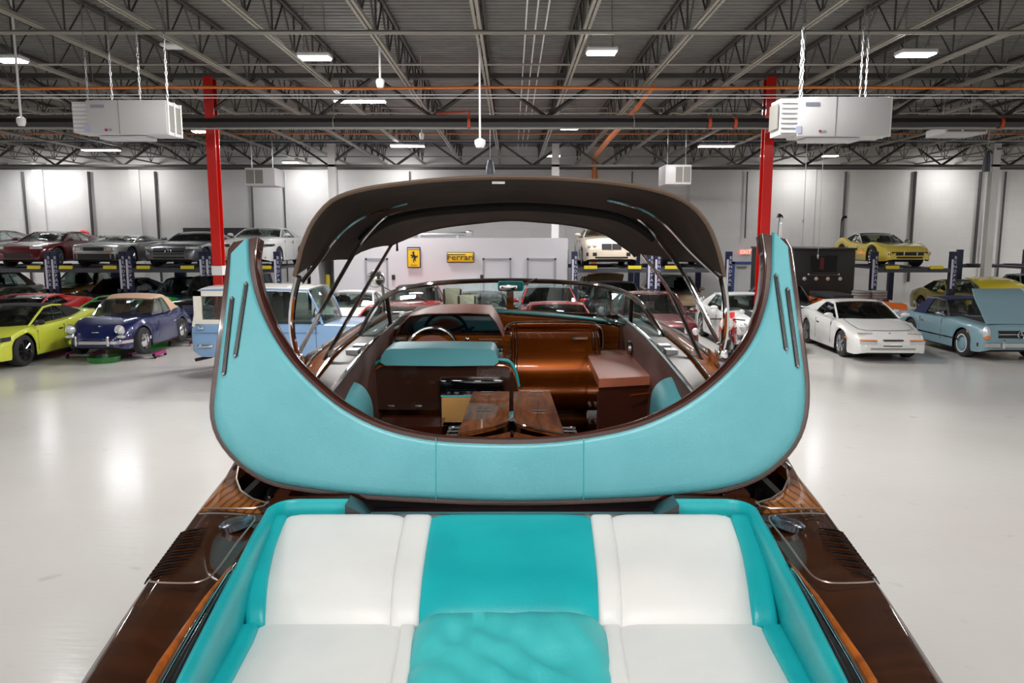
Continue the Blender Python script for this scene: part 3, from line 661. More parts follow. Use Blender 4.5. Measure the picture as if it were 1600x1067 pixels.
def sub(rows, f0, f1, i):   # split one colour in two at a piping seam
    return [(py, Y, (pxs[i]+(pxs[i+1]-pxs[i])*f0, pxs[i]+(pxs[i+1]-pxs[i])*f1)) for py, Y, pxs in rows]
cols = [TURQD, WHITEL, TURQD, WHITEL, TURQD]
for i in range(5):
    lab = 'turquoise' if i != 1 and i != 3 else 'white'
    if i == 1: parts = [(0, .81), (.81, 1)]
    elif i == 3: parts = [(0, .155), (.155, 1)]
    else: parts = [(0, 1)]
    for f0, f1 in parts: cushion(sub(BACK, f0, f1, i), 0, 'backrest_cushion', cols[i], .014, .12, lab+' backrest cushion panel')
SEAT = [(976, 2.155, (376, 405, 650, 941, 1190, 1222)), (980, 2.13, (374, 404, 650, 941, 1190, 1224)), (1000, 2.04, (366, 396, 648, 943, 1199, 1235)), (1067, 1.80, (325, 360, 638, 952, 1235, 1270)), (1160, 1.52, (270, 310, 622, 968, 1290, 1330)), (1320, 1.15, (190, 235, 600, 990, 1365, 1410))]
for i in (0, 1, 3, 4):
    lab = 'turquoise' if i in (0, 4) else 'white'
    parts = [(0, .9), (.9, 1)] if i == 1 else ([(0, .115), (.115, 1)] if i == 3 else [(0, 1)])
    for f0, f1 in parts: cushion(sub(SEAT, f0, f1, i), 0, 'seat_cushion', cols[i], .012, .1, lab+' seat cushion panel')
# centre cushion: raised, rounded front corners, wrinkled
rows = []
for j in range(26):
    v = j/25; Y = 2.145-(2.145-1.15)*v
    hw = lerp_tab([(1.15, .262), (1.8, .268), (2.145, .278)], Y); hw -= .05*max(0, 1-v/.06)**2
    row = []
    for k in range(33):
        u = k/32*2-1; x = u*hw-.006
        z = 1.725+.045*(1-abs(u)**8)*(1-max(0, 1-v/.05)**3)
        wr = .007*sin(x*26+Y*30+3*sin(x*9+Y*7))+.013*exp(-((x-.12-.5*(2.1-Y))/.03)**2)*exp(-((Y-2.0)/.1)**2)-.012*exp(-((x+.1+.9*(2.1-Y)-.05)/.035)**2)+.005*sin(x*60+sin(Y*20)*2)*max(0, 1-abs(u))
        row.append(Vector((x, Y, z+1.6*wr*min(1, v*8)*(1-abs(u)**4)-(.008 if abs(v-.27) < .025 else 0))))
    rows.append(row)
B().slab(rows, (0, 0, -.12)).build('seat_cushion', TURQM, boat, angle=60)['label'] = 'raised wrinkled turquoise centre cushion'
B().box((-.9, .8, 1.45), (.9, 2.84, 1.58)).build('pad_base', DARK, boat, False)
# ---- the raised crescent lid
NB = Vector((0, -cos(.21), sin(.21)))   # normal towards the stern
P0 = Vector((0, 2.87, 1.815))
def cres(px, py, off=0):
    r = ray(px, py); o = Vector((0, 0, CAMH)); P = P0+NB*off
    t = (P-o).dot(NB)/r.dot(NB); return o+r*t
OUTC = [(366, 378), (358, 386), (350, 450), (341, 520), (332, 590), (327, 640), (333, 675), (350, 705), (380, 735), (418, 757), (470, 768), (560, 779), (680, 786), (800, 790), (920, 787), (1040, 781), (1130, 770), (1188, 751), (1225, 722), (1250, 690), (1263, 650), (1265, 600), (1258, 540), (1250, 480), (1243, 430), (1236, 384), (1229, 374)]
INC = [(402, 370), (398, 400), (401, 430), (411, 470), (431, 515), (461, 560), (500, 600), (545, 635), (600, 662), (660, 677), (720, 683), (800, 685), (870, 682), (940, 672), (1000, 657), (1060, 630), (1110, 595), (1150, 555), (1175, 515), (1190, 470), (1196, 430), (1197, 400), (1192, 364)]
def resample(pts, n):
    L = [0]
    for a, b in zip(pts, pts[1:]): L.append(L[-1]+(b-a).length)
    out = []
    for i in range(n):
        d = L[-1]*i/(n-1); k = max(j for j in range(len(L)) if L[j] <= d+1e-9); k = min(k, len(pts)-2)
        out.append(pts[k].lerp(pts[k+1], (d-L[k])/(L[k+1]-L[k])))
    return out
def outline(pix, off=0, n=97): return resample(smooth_path([cres(a, b, off) for a, b in pix], 5), n)
# thick mahogany frame; both outlines share the number of stations
fo, fi = outline(OUTC), outline(INC)
rows = [[a.lerp(b, t)-NB*0 for t in (0, .02, .3, .6, .98, 1)] for a, b in zip(fo, fi)]
for R in rows: R[0] = R[0]-NB*.012; R[-1] = R[-1]-NB*.012
B().slab(rows, -NB*.075).build('lid_frame', mat('lid_mahogany', srgb(62, 24, 16), .15, 0, 1), boat, angle=50)
B().tube([p.lerp(q, .012)-NB*.01 for p, q in zip(fo, fi)], .007, 8).build('lid_rim', mat('lid_mahogany', (0, 0, 0)), boat)
B().tube([q.lerp(p, .012)-NB*.01 for p, q in zip(fo, fi)], .006, 8).build('lid_rim', mat('lid_mahogany', (0, 0, 0)), boat)
def inset(pix, d, cx=798, cy=560, k=None):
    out = []
    for i, (x, y) in enumerate(pix):
        a = pix[max(i-1, 0)]; b = pix[min(i+1, len(pix)-1)]; tx, ty = b[0]-a[0], b[1]-a[1]; l = (tx*tx+ty*ty)**.5
        out.append((x+d*ty/l, y-d*tx/l))
    return out
po = inset(OUTC, 7); pi_ = inset(INC, -9)
po = [(361, 399)]+po[2:-2]+[(1231, 388)]
pi_ = [(388, 372)]+pi_[1:-1]+[(1207, 363)]
a_, b_ = outline(po, .004), outline(pi_, .004)
cols_ = [0, .012, .03, .07, .15, .3, .5, .7, .85, .93, .97, .988, 1]
rows = [[a.lerp(b, t)+NB*(.016*(1-abs(2*t-1)**14)) for t in cols_] for a, b in zip(a_, b_)]
lid = B().slab(rows, -NB*.012).build('lid_padding', TURQ, boat, angle=60)
for px in (681, 912):
    pts = [cres(px+(0), y, .022) for y in (684, 710, 735, 760, 781)]
    B().tube(pts, .0016, 4).build('stitched_seam', mat('seam_thread', srgb(60, 190, 192), .5), lid)
for q in (((385, 443), (368, 556)), ((363, 466), (350, 584)), ((1212, 430), (1228, 545)), ((1230, 452), (1246, 572))):
    a, b = cres(*q[0], .021), cres(*q[1], .021); d = (b-a).normalized(); wv = d.cross(NB).normalized()*.0085
    B().prism([a-wv, a-d*.008, a+wv, b+wv, b+d*.008, b-wv], NB*.004).build('vent_slot', DARK, lid, False)
    for t in (-.45, .45): B().bar(a+wv*t+NB*.005, b+wv*t+NB*.005, .0028).build('slot_bar', CHROME, lid)
    for e in (a, b): B().ball(e+NB*.006, .006, 6, 4).build('screw', STEEL, lid)
# ---- cockpit: inner walls, floor, caprails
def path_in(s): return [Vector((s*x, Y, z)) for Y, x, z in ((3.46, .86, 2.10), (4.2, .88, 2.14), (5.0, .90, 2.17), (5.8, .90, 2.19), (6.3, .88, 2.2))]
for s in (-1, 1):
    rows = [[p+Vector((0, 0, 0)), p+Vector((-s*.02, 0, -.06)), Vector((p.x-s*.05, p.y, 1.35))] for p in smooth_path(path_in(s), 4)]
    B().slab(rows, (s*.03, 0, 0)).build('cockpit_wall', BROWNL, boat)
    # inner chrome rail
    B().tube(smooth_path([p+Vector((0, 0, .012)) for p in path_in(s)], 4), .012, 6).build('coaming_rail', CHROME, boat)
    # side deck: wood plank outside, dark gutter inside
    rows = []; rows2 = []; rows3 = []
    for p in smooth_path(path_in(s), 5):
        Y = p.y; xo = lerp_tab(OUT, Y)-.012; xi = abs(p.x); zo = zdeck(Y)
        f = lambda t: Vector((s*(xi+(xo-xi)*t), Y, p.z+(zo-p.z)*t+.02*sin(pi*t)))
        rows.append([f(0), f(.1), f(.25), f(.38)]); rows2.append([f(.42)+Vector((0, 0, .01)), f(.55)+Vector((0, 0, .016)), f(.7)+Vector((0, 0, .012)), f(.76)]); rows3.append([f(.78), f(.9), f(1)])
    B().slab(rows, (0, 0, -.04)).build('coaming_gutter', mat('gutter_brown', srgb(48, 28, 22), .45), boat, angle=60)
    B().slab(rows2, (0, 0, -.04)).build('coaming_plank', ORWOOD, boat, angle=60)
    B().slab(rows3, (0, 0, -.04)).build('coaming_edge', mat('edge_mahogany', srgb(92, 40, 34), .2, 0, 1), boat, angle=60)
    B().tube([q[0]+Vector((0, 0, .012)) for q in rows2], .007, 6).build('coaming_rail', CHROME, boat)
    B().tube([q[-1]+Vector((0, 0, .012)) for q in rows2], .006, 6).build('coaming_rail', CHROME, boat)
    for Y in (4.55, 4.75): 
        p = Vector((s*.95, Y, 2.17)); B().cbox(p, (.07, .1, .03)).build('deck_cleat', STEEL, boat, False)
B().box((-1.0, 3.44, 1.30), (1.0, 6.5, 1.35)).build('cockpit_floor', mat('floor_mahogany', srgb(60, 26, 16), .2, 0, 1), boat, False)
B().box((-1.0, 3.42, 1.30), (1.0, 3.47, 1.80)).build('aft_bulkhead', MAHO, boat, False)
# foredeck
rows = []
for Y in (6.35, 6.6, 7, 7.6, 8.1, 8.5, 8.9, 9.15):
    hb = lerp_tab(OUT, Y)-.01; zd = zdeck(Y); rows.append([Vector((hb*t, Y, zd+.03*(1-t*t))) for t in (-1, -.7, -.35, 0, .35, .7, 1)])
B().slab(rows, (0, 0, -.04)).build('foredeck', MAHO, boat, angle=60)
# ---- dashboard
YD = 6.15
topc = [(p.x, p.z) for p in smooth_path([at(px, py, YD) for px, py in ((575, 520), (620, 497), (700, 488), (800, 491), (880, 497), (960, 507), (1010, 522))], 4)]
rows = [[Vector((x, YD+.22, z+.02)), Vector((x, YD+.04, z+.0)), Vector((x, YD, z-.02)), Vector((x, YD+.02, z-.2)), Vector((x, YD+.05, 1.35))] for x, z in topc]
B().grid(rows).build('dashboard', ORWOOD, boat, angle=60)
B().tube([Vector((x, YD+.0, z+.0)) for x, z in topc], .012, 6).build('dashboard_trim', CHROME, boat)
rows = [[Vector((x, YD+.06, z+.012)), Vector((x, YD+.12, z+.02))] for x, z in topc[8:]]
B().slab(rows, (0, 0, -.01)).build('dashboard_pad', TURQD, boat)
# glove-box drum, copper lacquer, with an arched chrome frame
xl, xr = at(808, 520, 5.95).x, at(922, 520, 5.95).x; zt, zb = at(860, 514, 5.95).z, at(860, 640, 5.95).z
cz = (zt+zb)/2; R = (zt-zb)/2
prof = [(5.95-.30*sin(t), cz+R*cos(t)) for t in [pi*k/18 for k in range(19)]]
B().grid([[Vector((xl+(xr-xl)*u, y, z)) for u in (0, .05, .5, .95, 1)] for y, z in prof]).build('glove_drum', COPPER, boat, angle=60)
for i, dx in enumerate((-.012, -.03, -.048, .012, .03, .048)):
    x = (xl if dx < 0 else xr)+dx
    B().tube([Vector((x, y-.006-(abs(dx)*.1), z)) for y, z in prof], .006 if i % 3 != 1 else .009, 6).build('drum_rib', CHROME if i % 3 != 1 else COPPER, boat)
fr = smooth_path([(xl-.09, 5.93, 1.9), (xl-.09, 5.93, zt-.02), (xl-.05, 5.93, zt+.035), (xl+.06, 5.93, zt+.05), (xr-.06, 5.93, zt+.05), (xr+.05, 5.93, zt+.03), (xr+.09, 5.93, zt-.04), (xr+.09, 5.93, 1.9)], 5)
B().tube(fr, .014, 8).build('drum_frame', CHROME, boat)
fr2 = [Vector((p.x*.985, p.y+.03, p.z-.018)) for p in fr]; B().tube(fr2, .022, 8).build('drum_frame', COPPER, boat)
B().box((.72, YD-.02, at(960, 549, YD).z), (.92, YD, at(960, 545, YD).z)).build('trim_strip', CHROME, boat, False)
B().box((.44, 5.64, at(850, 530, 5.64).z), (.56, 5.66, at(850, 526, 5.64).z)).build('drum_handle', CHROME, boat, False)
# instrument hood
YH = 5.7
q = [(616, 527), (624, 509), (640, 492), (665, 488), (730, 487), (766, 489), (778, 505), (788, 527)]
out = [at(a, b, YH) for a, b in q]; inn = [at(700+(a-700)*.955, 509+(b-509)*.82, YH) for a, b in q]
mb = B(); n = len(q); rr = [[a, a.lerp(b, .5)+Vector((0, -.02, 0)), b] for a, b in zip(out, inn)]
mb.slab(rr, (0, .45, .02)); mb.build('instrument_hood', SALMON, boat, angle=60)
B().prism([p+Vector((0, .12, 0)) for p in inn], (0, .02, 0)).build('instrument_screen', mat('screen_glass', srgb(4, 14, 22), .06, 0, 1), boat, False)
B().box((at(590, 525, 5.8).x, 5.78, 1.8), (at(800, 525, 5.8).x, 6.1, at(700, 524, 5.78).z)).build('instrument_panel', ORWOOD, boat, False)
def plate(px0, py0, px1, py1, Y, name, m, d=.015): 
    a, b = at(px0, py0, Y), at(px1, py1, Y); return B().box((a.x, Y-d, b.z), (b.x, Y, a.z)).build(name, m, boat, False)
plate(748, 540, 786, 575, 5.77, 'control_panel', BLACK); plate(605, 536, 636, 560, 5.77, 'switch_panel', BLACK); plate(616, 526, 635, 531, 5.76, 'switch_bar', STEEL)
for px in (617, 633): p = at(px, 541, 5.74); B().rbox(p, (.03, .03, .045), .006).build('red_switch', mat('switch_red', srgb(170, 30, 50), .3), boat)
for r_ in range(4):
    for c_ in range(3): p = at(774+5*c_, 546+5*r_, 5.74); B().ball(p, .008, 6, 4).build('button', WHITEP, boat)
SILV = mat('silver_letters', srgb(200, 200, 205), .3, .4)
for r_, (x0_, n_) in enumerate(((750, 12), (753, 9))):
    mb = B()
    for k in range(n_): p = at(x0_+3*k, 530+4.6*r_, 5.76); mb.box((p.x-.004, p.y-.006, p.z-.005), (p.x+.004, p.y, p.z+.005))
    mb.build('silver_lettering', SILV, boat, False)['kind'] = 'stuff'
# steering wheel and lever
c = at(675, 549, 5.25); t1 = Vector((1, 0, 0)); t2 = Vector((0, .45, .9)).normalized(); R = 40/F*5.3
sw = B().tube([c+t1*R*cos(a)+t2*R*sin(a) for a in [2*pi*k/36 for k in range(36)]], .014, 8, closed=True).build('steering_wheel', CHROME, boat)
nn = t1.cross(t2)
for a in (.35, pi-.35, -pi/2): B().bar(c, c+t1*R*cos(a)+t2*R*sin(a), .012, 6).build('spoke', CHROME, sw)
B().prism([c+t1*(.13*cos(a))+t2*(.02+.09*sin(a)) for a in [2*pi*k/20 for k in range(20)]], -nn*.03 if nn.y > 0 else nn*.03).build('hub_pad', SALMON, sw)
B().bar(c, c+Vector((0, .5, -.1)), .03, 8).build('steering_column', BLACK, boat)
lv = B().bar(at(716, 540, 5.5), at(729, 531, 5.45), .008, 6).build('gear_lever', CHROME, boat); B().ball(at(730, 530, 5.45), .016).build('lever_knob', CHROME, lv)
# ---- driver's seat, seen from behind
YS = 4.85
q = [(577, 640), (578, 600), (583, 575), (592, 566), (610, 564), (700, 563), (775, 563), (796, 567), (805, 582), (810, 605), (811, 640)]
sh = [at(a, b, YS) for a, b in q]
B().prism(sh, (0, .35, 0)).build('seat_shell', mat('shell_lacquer', srgb(58, 36, 28), .12, 0, 1), boat, angle=50)
B().tube(smooth_path([p+Vector((0, .02, .0)) for p in sh[1:-1]], 4), .014, 6).build('seat_piping', TURQD, boat)
B().tube(smooth_path([p+Vector((0, -.01, -.03)) for p in sh[2:-1]], 4), .006, 6).build('shell_trim', COPPER, boat)
q = [(594, 566), (596, 556), (602, 547), (612, 545), (690, 544), (765, 545), (772, 548), (777, 558), (779, 566), (772, 571), (700, 572), (602, 571)]
B().prism([at(a, b, YS-.03) for a, b in q], (0, .34, 0)).build('seat_cushion', TURQ, boat, angle=70)['label'] = 'turquoise top pad of the driver seat'
a, b = at(686, 590, YS-.02), at(788, 615, YS-.02)
scr = B().rbox(((a.x+b.x)/2, YS-.03, (a.z+b.z)/2), (b.x-a.x, .05, a.z-b.z), .02).build('rear_screen', mat('tv_glass', srgb(8, 9, 11), .05, 0, 1), boat)
a, b = at(686, 616, 4.75), at(745, 668, 4.75); B().rbox(((a.x+b.x)/2, 4.9, (a.z+b.z)/2), (b.x-a.x, .28, a.z-b.z), .02).build('cane_box', GLOSSBLACK, boat)
CANE = mat('cane_webbing', srgb(214, 164, 98), .6)
a, b = at(691, 621, 4.745), at(742, 658, 4.745)
cb_ = B().box((a.x, 4.742, b.z), (b.x, 4.75, a.z)).build('cane_panel', mat('cane_backing', srgb(96, 62, 34), .7), boat, False)  # dark brown sheet behind the cane strands
mb = B()
for k in range(21):
    x = a.x+(b.x-a.x)*k/20; mb.box((x-.0034, 4.735, b.z), (x+.0034, 4.742, a.z))
for k in range(16):
    z = b.z+(a.z-b.z)*k/15; mb.box((a.x, 4.733, z-.0034), (b.x, 4.738, z+.0034))
mb.build('cane_weave', CANE, boat, False)['kind'] = 'stuff'
B().tube([at(689, 619, 4.74), at(745, 619, 4.74)], .006, 6).build('cane_box_trim', TURQD, boat)
# bench behind the driver, tunnel and left console
B().box((-.82, 4.5, 1.35), (-.42, 4.8, 1.72)).build('left_locker', mat('locker_mahogany', srgb(74, 30, 18), .2, 0, 1), boat, False)
for px in (611, 654): p = at(px, 634, 4.48); B().rbox(p, (.04, .02, .008), .003).build('locker_latch', STEEL, boat)
# side seats' turquoise bolsters
for s, q in ((-1, [(505, 626), (513, 607), (528, 598), (545, 596), (562, 600), (574, 612), (582, 632), (584, 660)]), (1, [(1092, 614), (1084, 599), (1070, 591), (1050, 589), (1034, 594), (1022, 606), (1017, 622), (1014, 660)])):
    pts = [at(a, b, 4.1) for a, b in q]; rows = [[p, p+Vector((0, -.1, -.01)), p+Vector((-s*-.0, -.35, -.05)), p+Vector((0, -.42, -.12))] for p in smooth_path(pts, 4)]
    mb = B().slab(rows, (s*.06, 0, -.03)); ce = [Vector((s*.84, 4.1, 1.7))]+pts; mb.prism([p+Vector((0, -.02, 0)) for p in pts]+[Vector((pts[0].x, 4.08, pts[-1].z))], (0, -.3, -.05)); mb.build('side_bolster', TURQ, boat, angle=60)
# folding table
for s in (-1, 1):
    yb, yf = 4.62, 3.66
    q = [(.012, yb), (.012, 3.98), (.03, 3.90), (.08, 3.83), (.17, 3.75), (.24, 3.70), (.262, 3.68), (.235, yb)]
    t = B().prism([Vector((s*x-.004, y, 1.90+.02*(y-4)/1)) for x, y in q], (0, 0, -.025)).build('table_leaf', TABWOOD, boat, False)
    B().tube([Vector((s*x-.004, y, 1.893+.02*(y-4))) for x, y in q[1:7]], .005, 5).build('leaf_edging', CHROME, t)
    q2 = [(.05, 3.80), (.1, 3.76), (.2, 3.69), (.27, 3.66), (.27, 3.5), (.0, 3.5), (.0, 3.85)]
    B().prism([Vector((s*x, y, 1.86)) for x, y in q2], (0, 0, -.02)).build('lower_leaf', TABWOOD, boat, False)
    hin = B().tube([(s*.262, 3.86, 1.87), (s*.31, 3.84, 1.88), (s*.335, 3.60, 1.87), (s*.28, 3.58, 1.86)], .008, 6).build('table_hinge', CHROME, boat)
    for k in range(4): B().bar((s*.25, 3.63+.07*k, 1.88), (s*.325, 3.62+.07*k, 1.88), .007, 6).build('hinge_bar', CHROME, hin)
    for y in (4.58, 4.12): B().box((s*.15-.04, y-.006, 1.904+.02*(y-4)), (s*.15+.04, y+.006, 1.908+.02*(y-4))).build('inlay_hinge', STEEL, t, False)
B().lathe([(0, 1.35), (.1, 1.35), (.05, 1.4), (.05, 1.86), (.12, 1.88), (0, 1.88)], (0, 4.1, 0), n=16).build('table_pedestal', CHROME, boat)
B().bar((0, 3.64, 1.89), (0, 3.80, 1.87), .01, 6).build('table_clamp', CHROME, boat)
# right cabinet with padded leather lid
zc = 1.98
q = [(919, 556), (923, 550), (937, 546), (1000, 546), (1046, 586), (936, 592)]
lidp = [atz(a, b, zc) for a, b in q]; top = B().prism(lidp, (0, 0, -.055)).build('cabinet_lid', mat('lid_leather', srgb(184, 108, 82), .35), boat, angle=30)
cab = [Vector((p.x*(1-.02)+.01, p.y+.02, zc-.055)) for p in lidp]
B().prism(cab, (0, 0, -.57)).build('cabinet', mat('cabinet_lacquer', srgb(70, 32, 22), .18, 0, 1), boat, False)
a, b = cab[5], cab[4]; B().bar(a+Vector((.2, -.012, -.05)), b+Vector((0, -.012, -.05)), .008, 6).build('cabinet_trim', COPPER, boat)
B().tube([cab[5]+Vector((-.004, -.004, -.03)), cab[5]+Vector((-.004, -.004, -.5))], .006, 6).build('cabinet_trim', CHROME, boat)
for z in (-.2, -.32): B().bar(cab[0].lerp(cab[5], .5)+Vector((-.02, 0, z)), cab[0].lerp(cab[5], .6)+Vector((-.02, 0, z)), .01, 6).build('cabinet_handle', STEEL, boat)
# round speakers on the inner walls
for s, px, py in ((-1, 591, 540), (1, 996, 545)):
    p = at(px, py, 5.7); x = s*.87; e = B().lathe([(0, -.02), (.05, -.02), (.055, .0), (.04, .01), (0, .0)], (x, 5.6, 2.04), 'x', 16).build('wall_speaker', STEEL, boat)
# ---- windscreen
FR = [(553, 546, 5.05), (566, 515, 5.2), (584, 484, 5.45), (604, 462, 5.75), (640, 449, 6.15), (700, 441, 6.45), (800, 438, 6.6), (900, 442, 6.5), (955, 450, 6.25), (987, 463, 5.9), (1012, 488, 5.5), (1030, 515, 5.2), (1043, 536, 5.05)]
LO = [(553, 548, 5.05), (572, 536, 5.2), (594, 525, 5.45), (612, 516, 5.75), (648, 502, 6.15), (710, 492, 6.45), (800, 489, 6.6), (890, 493, 6.5), (948, 499, 6.25), (985, 509, 5.9), (1010, 520, 5.5), (1028, 530, 5.2), (1043, 539, 5.05)]
top_ = [at(*p) for p in FR]; low_ = [at(*p) for p in LO]
fr_ = B().tube(smooth_path(top_, 5), .02, 8).build('windscreen_frame', CHROME, boat)
B().tube(smooth_path(low_, 5), .014, 8).build('windscreen_base', CHROME, boat)
GL = glass('windscreen_glass', (.86, .95, .945), .25)
for a, b, nm in ((0, 3, 'side_glass'), (3, 9, 'windscreen_pane'), (9, 12, 'side_glass')):
    T = smooth_path(top_[a:b+1], 5); Lw = smooth_path(low_[a:b+1], 5)
    B().slab([[p, p.lerp(q, .5), q] for p, q in zip(T, Lw)], (0, .006, 0)).build(nm, GL, fr_)
for k in (3, 9): B().bar(top_[k], low_[k]+Vector((0, 0, -.03)), .016, 6).build('divider_post', mat('post_brown', srgb(44, 22, 16), .2, .3), fr_)
a, b = at(797, 438, 6.57), at(797, 489, 6.57); B().box((a.x-.03, 6.55, b.z), (a.x+.03, 6.58, a.z)).build('centre_post', ORWOOD, fr_, False)
p = at(798, 447, 6.45); mr = B().rbox(p, (.215, .04, .085), .03).build('mirror', TURQD, boat); B().rbox(p+Vector((-.02, -.022, -.01)), (.15, .006, .05), .002).build('mirror_glass', CHROME, mr)
B().bar(p+Vector((.08, 0, 0)), p+Vector((.22, .06, .06)), .008, 6).build('mirror_arm', CHROME, mr)
B().tube([at(806, 486, 6.66), at(840, 484, 6.68), at(913, 491, 6.68)], .008, 6).build('wiper', BLACK, boat); B().tube([at(870, 490, 6.66), at(913, 493, 6.66)], .012, 6).build('wiper_arm', CHROME, boat)
# spotlight on the foredeck
c = at(588, 436, 6.9); sp = B().ball(c, (.075, .085, .075), 14, 9).build('spotlight', CHROME, boat); B().lathe([(.078, -.03), (.082, -.02), (.078, -.01)], c, 'y', 16).build('spotlight_rim', STEEL, sp)
B().tube([c+Vector((.05, 0, -.05)), c+Vector((.06, 0, -.12)), Vector((c.x+.06, 6.9, 2.15))], .014, 6).build('spotlight_post', CHROME, boat); B().bar(c+Vector((.05, 0, -.07)), c+Vector((.13, 0, -.11)), .008, 6).build('spotlight_handle', CHROME, sp)
# ---- canopy
R1 = [(460, 432), (466, 410), (474, 380), (490, 345), (518, 314), (555, 299), (610, 289), (700, 280), (790, 277), (880, 279), (970, 287), (1038, 301), (1078, 320), (1105, 350), (1120, 385), (1127, 410), (1132, 432)]
R2 = [(545, 406), (548, 394), (555, 380), (570, 360), (600, 341), (640, 328), (690, 320), (745, 316), (800, 315), (850, 316), (900, 319), (950, 327), (985, 340), (1015, 358), (1035, 378), (1045, 392), (1050, 408)]
R3 = [(612, 384), (618, 380), (628, 375), (645, 368), (668, 361), (700, 354), (735, 349), (770, 346), (800, 345), (835, 346), (875, 349), (910, 355), (940, 364), (960, 375), (975, 386), (985, 394), (992, 402)]
def crow(R, Y, dy=0): return [at(a, b, Y) for a, b in R]
r1, r2, r3 = crow(R1, 3.95), crow(R2, 4.9), crow(R3, 6.0)
rr = []
for t in (0, .25, .5, .75): rr.append([a.lerp(b, t)+Vector((0, 0, .035*sin(pi*t))) for a, b in zip(r1, r2)])
for t in (0, .25, .5, .75, 1): rr.append([a.lerp(b, t)+Vector((0, 0, .03*sin(pi*t))) for a, b in zip(r2, r3)])
rr = [smooth_path(r, 3) for r in rr]
for i, r in enumerate(rr):     # slight sag and wrinkles of the cloth
    for k, p in enumerate(r): p.z += .0035*sin(k*.55+i*1.7)*(0 if i == 0 else 1)
can = B().slab(rr, (0, 0, .012)).build('canopy_cloth', CANVAS, boat, angle=70)
B().tube(rr[0], .012, 6).build('canopy_hem', mat('hem_brown', srgb(104, 84, 70), .7), can)
B().tube(rr[-1], .008, 6).build('canopy_hem', CANVAS, can)
sl = rr[4][8:-8]; B().tube([p+Vector((0, 0, -.035)) for p in sl], .026, 8).build('bow_sleeve', mat('sleeve_black', (.012, .011, .011), .8), can)
p = at(779, 286, 3.99); B().cbox(p+Vector((0, -.03, 0)), (.065, .004, .012)).build('canopy_label', WHITEP, can, False)
def ctube(q, r=.0125): return B().tube(smooth_path([at(*p) for p in q], 5), r, 8).build('canopy_bow', CHROME, boat)
ctube([(466, 432, 3.97), (458, 470, 4.02), (456, 515, 4.12), (464, 556, 4.28)], .018)
ctube([(1128, 432, 3.97), (1134, 470, 4.02), (1134, 515, 4.12), (1127, 550, 4.28)], .018)
ctube([(635, 317, 4.55), (604, 326, 4.5), (570, 337, 4.45), (543, 354, 4.4), (517, 381, 4.35), (498, 408, 4.25), (470, 443, 4.05)])
ctube([(950, 312, 4.55), (974, 317, 4.5), (1003, 326, 4.45), (1030, 342, 4.4), (1050, 360, 4.35), (1080, 393, 4.25), (1128, 438, 4.05)])
ctube([(650, 323, 4.92), (622, 330, 4.9), (600, 340, 4.88), (575, 365, 4.82), (553, 396, 4.75), (505, 480, 4.45), (468, 550, 4.28)])
ctube([(945, 322, 4.92), (970, 328, 4.9), (997, 342, 4.88), (1018, 360, 4.82), (1035, 382, 4.75), (1068, 428, 4.5), (1122, 535, 4.28)])
ctube([(613, 380, 6.0), (580, 436, 5.3), (540, 505, 4.6), (496, 582, 4.2)]); ctube([(990, 380, 6.0), (1020, 418, 5.5), (1044, 452, 5.1), (1075, 516, 4.6), (1103, 578, 4.2)])
for q in ((464, 556, 4.28), (1127, 548, 4.28), (496, 584, 4.2), (1103, 580, 4.2)):
    p = at(*q); B().rbox(p+Vector((0, 0, -.015)), (.06, .08, .05), .012).build('canopy_hinge', CHROME, boat)
p = at(617, 380, 6.0); B().tube([p+Vector((-.05, 0, -.02)), p+Vector((.02, -.02, .02)), p+Vector((.02, -.02, -.06))], .01, 5).build('canopy_strap', BLACK, boat)
# stern teak uprights seen beside the canopy feet
for s, q in ((1, (1108, 545, 1121, 572)), (-1, (478, 560, 492, 588))):
    a = at(q[0], q[1], 4.3); B().prism([Vector((a.x, 4.28, a.z)), Vector((a.x+s*.02, 4.28, a.z-.13)), Vector((a.x+s*.09, 4.28, a.z-.13))], (0, .06, 0)).build('side_fin', ORWOOD, boat, False)
# ---- trailer under the boat
tr = empty('boat_trailer', (0, 4.5, 0), 'galvanised trailer carrying the mahogany boat', 'trailer')
GALV = mat('galvanised', srgb(150, 152, 155), .4, .7)
for s in (-1, 1):
    B().box((s*.62-.05, 1.4, .35), (s*.62+.05, 8.0, .45)).build('frame_rail', GALV, tr, False)
    B().box((s*.5-.05, 1.6, .45), (s*.5+.05, 7.4, .70)).build('bunk', mat('bunk_carpet', (.03, .03, .035), .9), tr, False)
    for Y in (3.6, 4.5):
        wl = B().lathe([(.14, -.1), (.3, -.1), (.34, -.06), (.34, .06), (.3, .1), (.14, .1)], (s*.98, Y, .34), 'x', 24).build('wheel', RUBBER, tr)
        B().lathe([(0, -.07), (.18, -.07), (.2, .08), (0, .08)], (s*.98, Y, .34), 'x', 16).build('rim', STEEL, wl)
for Y in (1.5, 3.6, 4.5, 6.5): B().box((-.9 if Y in (3.6, 4.5) else -.62, Y-.04, .3), (.9 if Y in (3.6, 4.5) else .62, Y+.04, .38)).build('cross_member', GALV, tr, False)
B().bar((0, 7.9, .4), (0, 10.0, .45), .05, 8).build('drawbar', GALV, tr); B().box((-.62, 7.9, .35), (.62, 8.0, .45)).build('cross_member', GALV, tr, False)
